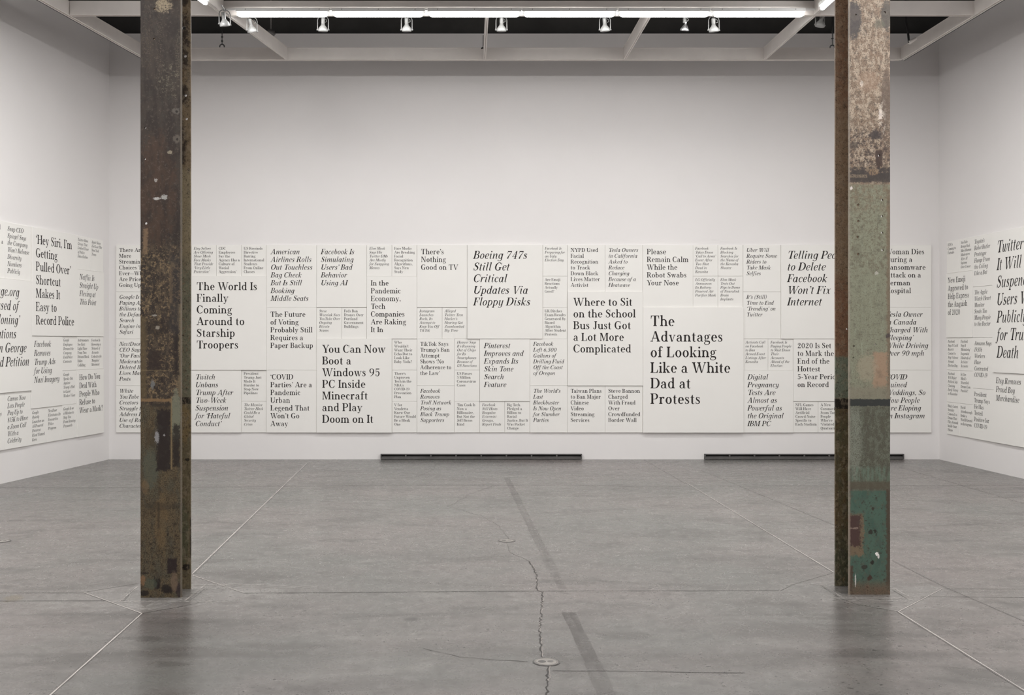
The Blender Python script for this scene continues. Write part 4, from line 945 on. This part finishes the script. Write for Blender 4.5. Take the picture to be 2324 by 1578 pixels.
# ---------------------------------------------------------------- headline panels
HU, HV = 28.47, 35.54
SIZE = {2: 'tiny', 3: 'small', 4: 'medium', 6: 'large', 8: 'huge'}
THICK = {2: .018, 3: .024, 4: .031, 6: .043, 8: .050}
CAP = 2.983
def canvas_mesh(w, h, t):
    b = .0025
    return MB().cbox(0, -t, 0, w, 0, h, b)
def lettering(lines, it, n, w, h, t, hu, hv, anchor=None):
    """the printed lines as flat shapes lying on the face of a panel"""
    u = U * (hu / HU)
    uz = U * (hv / HV)
    cap_x, cap_z = CAP * n * u, CAP * n * uz
    x0 = (1.9 * n + 1.3) * u
    V, Fc = [], []
    for k, s in enumerate(lines):
        if not s: continue
        ps, wd_ = line_polys(s, it)
        xo = x0 if anchor is None else anchor[k] - wd_ * cap_x
        z0 = h - (5.3 * n + 4.405 * n * k) * uz
        for q, p in enumerate(ps):
            ar = sum(p[i - 1][0] * p[i][1] - p[i][0] * p[i - 1][1] for i in range(len(p)))
            if ar < 0: p = p[::-1]
            y = -t - .0006 - (q % 30) * .00001
            i0 = len(V)
            V += [(xo + a * cap_x, y, z0 + b * cap_z) for a, b in p]
            Fc.append(tuple(range(i0, i0 + len(p))))
    return V, Fc
def panel(wall, col, row, n, it, text, topic, anchor=None, name='headline_panel'):
    org, ang, hu, hv, ztop, sign = wall['org'], wall['ang'], wall['hu'], wall['hv'], wall['top'], wall['sign']
    t = THICK[n]
    g = .0035
    w, h = n * hu * U - g, n * hv * U - g
    ux = col * hu * U if sign > 0 else -(col + n) * hu * U
    u, z = wall['start'] * U + ux, ztop - (row + n) * hv * U
    if wall['id'] == 'back':                 # the measured edges are those of the front faces
        k = 1 - .028 / D
        X = (u + g / 2) * k; z = CAM_H + (z + g / 2 - CAM_H) * k
        loc = Vector((X, D - .0015, z))
    else:
        d = Vector((math.cos(ang), math.sin(ang), 0))
        loc = Vector((*org, 0)) + d * (u + g / 2) + Vector((0, 0, z + g / 2))
    o = canvas_mesh(w, h, t).build(name, M_CANVAS)
    o.location = loc; o.rotation_euler = (0, 0, ang)
    st = 'italic' if it else 'upright'
    if text:
        V, Fc = lettering(text.split('|'), it, n, w, h, t, hu, hv, anchor)
        mesh('headline_lettering', V, Fc, M_INK, o)
    tag(o, '%s white panel with %s headline about %s' % (SIZE[n], st, topic) if text else topic, 'panel', 'headline panels on the %s wall' % wall['id'])
    return o
z_top = CAM_H + (HY - 556) * U
BACK = dict(id='back', org=(0, D), ang=0, hu=HU, hv=HV, top=z_top, sign=1, start=263 - CX)
LEFT = dict(id='left', org=tuple(LC), ang=math.atan2(LW.y, LW.x), hu=28.9, hv=35.9, top=CAM_H + 226 * U, sign=-1, start=-32.5)
RIGHT = dict(id='right', org=tuple(RC), ang=math.atan2(RW.y, RW.x), hu=27.9, hv=35.75, top=CAM_H + 222.4 * U, sign=1, start=40.5)
B = [
(0,0,3,0,'There Are|More|Streaming|Choices Than|Ever—Why|Are Prices|Going Up?','rising streaming prices'),
(0,3,3,1,'Google Is|Paying Apple|Billions to Be|the Default|Search|Engine in|Safari','paying billions for default search engine'),
(0,6,3,1,'NextDoor|CEO Says It’s|‘Our Fault’|Moderators|Deleted Black|Lives Matter|Posts','moderators who deleted posts'),
(0,9,3,1,'White|YouTube|Creators|Struggle to|Address Past|Use of Racist|Characters','video creators using racist characters'),
(6,0,2,1,'Etsy Sellers|Are Offering|Sheer Mesh|Face Masks|That Provide|‘Very Little|Protection’','sheer mesh face masks'),
(8,0,2,0,'CDC|Employees|Say the|Agency Has a|Culture of|‘Racial|Aggression’','an agency with a culture of aggression'),
(10,0,2,0,'US Rescinds|Directive|Barring|International|Students|From Online|Classes','international students and online classes'),
(6,2,6,0,'The World Is|Finally|Coming|Around to|Starship|Troopers','the world coming around, beside the brown column'),
(6,8,4,1,'Twitch|Unbans|Trump After|Two-Week|Suspension|for ‘Hateful|Conduct’','a two-week suspension for hateful conduct'),
(10,8,2,0,'President|Trump Just|Made It|Harder to|Stop New|Pipelines','stopping new pipelines'),
(10,10,2,1,'The Massive|Twitter Hack|Could Be a|Global|Security|Crisis','a hack and global security crisis'),
(12,0,4,1,'American|Airlines Rolls|Out Touchless|Bag Check|But Is Still|Booking|Middle Seats','touchless bag check and middle seats'),
(12,4,4,0,'The Future|of Voting|Probably Still|Requires a|Paper Backup','the future of voting'),
(12,8,4,0,'‘COVID|Parties’ Are a|Pandemic|Urban|Legend That|Won’t Go|Away','an urban legend of pandemic parties'),
(16,0,4,1,'Facebook Is|Simulating|Users’ Bad|Behavior|Using AI','simulating bad behavior using AI'),
(16,4,2,1,'Steve|Wozniak Sues|YouTube Over|Ongoing|Bitcoin|Scams','a lawsuit over ongoing coin scams'),
(18,4,2,0,'Feds Ban|Drones Over|Portland|Government|Buildings','drones banned over government buildings'),
(16,6,6,0,'You Can Now|Boot a|Windows 95|PC Inside|Minecraft|and Play|Doom on It','booting an old PC inside a game'),
(20,0,2,1,'Elon Musk|Says His|Twitter DMs|Are Mostly|for Swapping|Memes','direct messages swapping memes'),
(22,0,2,0,'Face Masks|Are Breaking|Facial|Recognition|Algorithms,|Says New|Study','face masks breaking facial recognition'),
(20,2,4,0,'In the|Pandemic|Economy,|Tech|Companies|Are Raking|It In','tech companies in the pandemic economy'),
(22,6,2,0,'Who|Wouldn’t|Want Their|Echo Dot to|Look Like|Baby Yoda?','who would want a lookalike speaker'),
(22,8,2,0,'There’s|Unproven|Tech in the|NBA’s|COVID-19|Prevention|Plan','unproven tech in a sports prevention plan'),
(22,10,2,0,'V for|Vendetta|Knew Our|Future Would|Be a Bleak|One','a film that knew our bleak future'),
(24,0,4,0,'There’s|Nothing|Good on TV','nothing good on TV'),
(24,4,2,1,'Instagram|Launches|Reels, Its|Attempt to|Keep You Off|TikTok','launching short videos, its attempt to keep you'),
(26,4,2,1,'Alleged|Twitter Teen|Hacker’s|Hearing Got|Zoombombed|Big Time','an alleged teen hacker and his hearing'),
(24,6,3,0,'TikTok Says|Trump’s Ban|Attempt|Shows ‘No|Adherence to|the Law’','no adherence to the law'),
(24,9,3,1,'Facebook|Removes|Troll Network|Posing as|Black Trump|Supporters','a removed troll network of supporters'),
(28,0,6,1,'Boeing 747s|Still Get|Critical|Updates Via|Floppy Disks','critical updates via floppy disks'),
(27,6,2,1,'Huawei Says|It’s Running|Out of Chips|for Its|Smartphones|Because of|US Sanctions','smartphones running out of chips'),
(27,8,2,0,'US Passes|5 Million|Coronavirus|Cases','five million virus cases'),
(27,10,2,0,'Tim Cook Is|Now a|Billionaire,|But Not the|Jeff Bezos|Kind','a new billionaire, but not that kind'),
(29,6,4,1,'Pinterest|Improves and|Expands Its|Skin Tone|Search|Feature','a skin tone search feature'),
(29,10,2,1,'Facebook|Still Hosts|Boogaloo|Extremist|Groups,|Report Finds','a report finding extremist groups'),
(31,10,2,0,'Big Tech|Pledged a|Billion to|Racial|Justice, But It|Was Pocket|Change','a billion for racial justice, pocket change'),
(34,0,2,1,'Facebook Is|Preparing for|an Ugly|Election Day','preparing for an ugly election day'),
(34,2,2,0,'Are Emoji|Reactions|Actually|Good?','whether emoji reactions are good'),
(34,4,2,0,'UK Ditches|Exam Results|Generated By|Biased|Algorithm|After Student|Protests','exam results from a biased algorithm'),
(33,6,3,1,'Facebook|Left 6,500|Gallons of|Drilling Fluid|Off the Coast|of Oregon','gallons of drilling fluid off the coast'),
(33,9,3,1,'The World’s|Last|Blockbuster|Is Now Open|for Slumber|Parties','a video store open for slumber parties'),
(36,0,3,0,'NYPD Used|Facial|Recognition|to Track|Down Black|Lives Matter|Activist','police facial recognition tracking an activist'),
(39,0,3,1,'Tesla Owners|in California|Asked to|Reduce|Charging|Because of a|Heatwave','reduced car charging in a heatwave'),
(36,3,6,0,'Where to Sit|on the School|Bus Just Got|a Lot More|Complicated','where to sit on the school bus'),
(36,9,3,0,'Taiwan Plans|to Ban Major|Chinese|Video|Streaming|Services','a plan to ban video streaming services'),
(39,9,3,0,'Steve Bannon|Charged|With Fraud|Over|Crowdfunded|Border Wall','fraud over a crowdfunded border wall'),
(42,0,4,0,'Please|Remain Calm|While the|Robot Swabs|Your Nose','a robot swabbing your nose'),
(46,0,2,1,'Facebook|Takes Down|‘Call to Arms’|Event After|Two Shot|Dead in|Kenosha','a call to arms event taken down'),
(48,0,2,1,'Facebook Is|Blocking|Searches for|the Name of|the Kenosha|Shooter','blocked searches for the name of a shooter'),
(46,2,2,1,'LG Officially|Announces|Its Battery-|Powered Air|Purifier Mask','a battery-powered air purifier mask'),
(48,2,2,1,'Elon Musk|Trots Out|Pigs in Demo|of Neuralink|Brain|Implants','pigs in a demo of brain implants'),
(42,4,8,0,'The|Advantages|of Looking|Like a White|Dad at|Protests','looking like a white dad at protests'),
(50,0,3,1,'Uber Will|Require Some|Riders to|Take Mask|Selfies','riders taking mask selfies'),
(50,3,3,1,'It’s (Still)|Time to End|‘Trending’ on|Twitter','time to end trending'),
(53,0,6,1,'Telling People|to Delete|Facebook|Won’t Fix the|Internet','the internet, partly behind the green column'),
(50,6,2,1,'Activists Call|on Facebook|to Ban|Armed Event|Listings After|Kenosha','activists against armed event listings'),
(52,6,2,1,'Facebook Is|Paying People|to Shut Down|Their|Accounts|Ahead of the|Election','paying people to shut down accounts'),
(50,8,4,1,'Digital|Pregnancy|Tests Are|Almost as|Powerful as|the Original|IBM PC','digital pregnancy tests as powerful as a PC'),
(54,6,4,0,'2020 Is Set|to Mark the|End of the|Hottest|5-Year Period|on Record','the hottest 5-year period on record'),
(54,10,2,0,'NFL Games|Will Have|Artificial|Crowd Noise|Specific to|Each Stadium','artificial crowd noise in each stadium'),
(56,10,2,0,'A New|Coronavirus|Scam Targets|People|Who’ve|‘Violated|Quarantine’','a scam on people who violated quarantine'),
(61,0,4,0,'Woman Dies|During a|Ransomware|Attack on a|German|Hospital','a ransomware attack on a hospital'),
(61,4,4,1,'Tesla Owner|in Canada|Charged With|‘Sleeping’|While Driving|Over 90 mph','sleeping while driving over 90 mph'),
(61,8,4,1,'COVID|Ruined|Weddings, So|Now People|Are Eloping|on Instagram','ruined weddings and people eloping'),
]
for a in B: panel(BACK, *a)
# where the two columns stand in front, blank boards carry the wall of panels on
for c, r, n, s in ((3,0,3,'brown'),(3,3,3,'brown'),(3,6,3,'brown'),(3,9,3,'brown'),(59,0,2,'green'),(59,2,2,'green'),(59,4,2,'green'),(58,6,3,'green'),(58,9,3,'green')):
    panel(BACK, c, r, n, 0, None, 'blank white panel on the back wall hidden behind the rusty %s column' % s, name='blank_panel')
LL = [
(0,0,2,1,'Apple News|Just Lost The|New York|Times','losing a newspaper, nearest the corner'),
(2,0,2,1,'Twitter Bans|Group That|Leaked Trove|of Police|Data Online','a banned group that leaked police data'),
(0,2,4,1,'Netflix Is|Straight Up|Flexing at|This Point','straight up flexing at this point'),
(0,6,2,1,'Facebook Is|Removing a|Network of|Accounts|Linked to the|‘Boogaloo’|Movement','removing a network linked to a movement'),
(2,6,2,0,'Astronomers|See First|Light Flare|From Two|Distant Black|Holes|Colliding','two distant black holes colliding'),
(4,6,2,1,'Google|Employees|Demand the|Company|End Police|Contracts','employees demanding an end to police contracts'),
(0,8,4,0,'How Do You|Deal With|People Who|Refuse to|Wear a Mask?','people who refuse to wear a mask'),
(4,8,2,1,'Google|Speaks Out|Against|Trump’s Halt|to Guest|Worker Visas','speaking out on guest worker visas'),
(4,10,2,1,'Google Is on|a Mission to|Stop You|From Reusing|Passwords','a mission against reusing passwords'),
(6,6,4,1,'Facebook|Removes|Trump Ads|for Using|Nazi Imagery','removed ads with offensive imagery'),
(8,10,2,1,'Google|Quietly|Launches an|AI-Powered|Pinterest|Rival Named|Keen','quietly launching an AI-powered rival'),
(6,10,2,1,'NextDoor|Eliminates Its|Forward to|Police|Program','eliminating a forward to police program'),
(4,0,6,0,'‘Hey Siri, I’m|Getting|Pulled Over’|Shortcut|Makes It|Easy to|Record Police','a shortcut to record police'),
(10,0,3,1,'Snap CEO|Spiegel Says|the Company|Won’t Release|Diversity|Numbers|Publicly','unreleased diversity numbers'),
(10,9,3,1,'Cameo Now|Lets People|Pay Up to|$15K to Have|a Zoom Call|With a|Celebrity','paying for a call with a celebrity'),
]
for a in LL: panel(LEFT, *a)
wl = 6 * LEFT['hu'] * U
fx = lambda xs: [wl - (px * U) for px in xs]
panel(LEFT, 10, 3, 6, 1, 'Change.org|Accused of|‘Cloning’|Donations|in George|Floyd Petition', 'a petition, cut by the left edge', anchor=fx((46, 48, 45, 56, 22, 12)))
ws = 3 * LEFT['hu'] * U
panel(LEFT, 13, 0, 3, 0, 'rebuild|the|a', 'something cut off at the top left edge', anchor=[ws - .105, ws - .5, ws - .045])
panel(LEFT, 13, 9, 3, 1, 'and|of the|moves', 'something cut off at the bottom left edge', anchor=[ws - .5, ws - .5, ws - .085])
RR = [
(0,0,2,0,'BTS Is|Coming to|Fortnite','a coming concert, nearest the corner'),
(2,0,2,1,'YouTube|Brings Back|More Human|Moderators|After AI|Systems|Over-Censor','bringing back more human moderators'),
(0,2,4,0,'New Emoji|Approved to|Help Express|the Anguish|of 2020','new emoji for the anguish of 2020'),
(0,6,2,1,'Facebook|Says It Could|Restrict|Content to|Stop Violence|Around|Election Day','restricting content to stop violence'),
(2,6,2,1,'Facebook|Says It|‘Mistakenly’|Suspended|Hundreds of|Activists’|Accounts','mistakenly suspended accounts'),
(0,8,2,1,'Facebook|Will Reject|Political Ads|Claiming|Early Victory|in November','rejecting ads claiming early victory'),
(2,8,2,1,'Is Elon|Musk’s|Neuralink|Dream Even|Possible?','whether a dream is even possible'),
(0,10,2,0,'Ring’s Latest|Security|Camera Is a|Drone That|Flies Around|Inside Your|House','a drone flying inside your house'),
(2,10,2,0,'David|Attenborough|Broke a|World Record|on Instagram','a broken world record'),
(4,0,3,1,'Toyota’s|Robot Butler|Prototype|Hangs From|the Ceiling|Like a Bat','a robot butler hanging like a bat'),
(4,3,3,1,'The Apple|Watch Heart|Monitor|Sends Too|Many People|to the Doctor','a heart monitor sending people to the doctor'),
(4,6,3,1,'Amazon Says|19,816|Workers|Have|Contracted|COVID-19','19,816 workers'),
(4,9,3,0,'President|Trump Says|He Has|Tested|Positive for|COVID-19','someone who tested positive'),
(7,0,8,1,'Twitter Says|It Will|Suspend|Users Wishing|Publicly|for Trump’s|Death','suspending users, at the right edge'),
(7,8,4,1,'Etsy Removes|Proud Boy|Merchandise','removed merchandise'),
]
for a in RR: panel(RIGHT, *a)
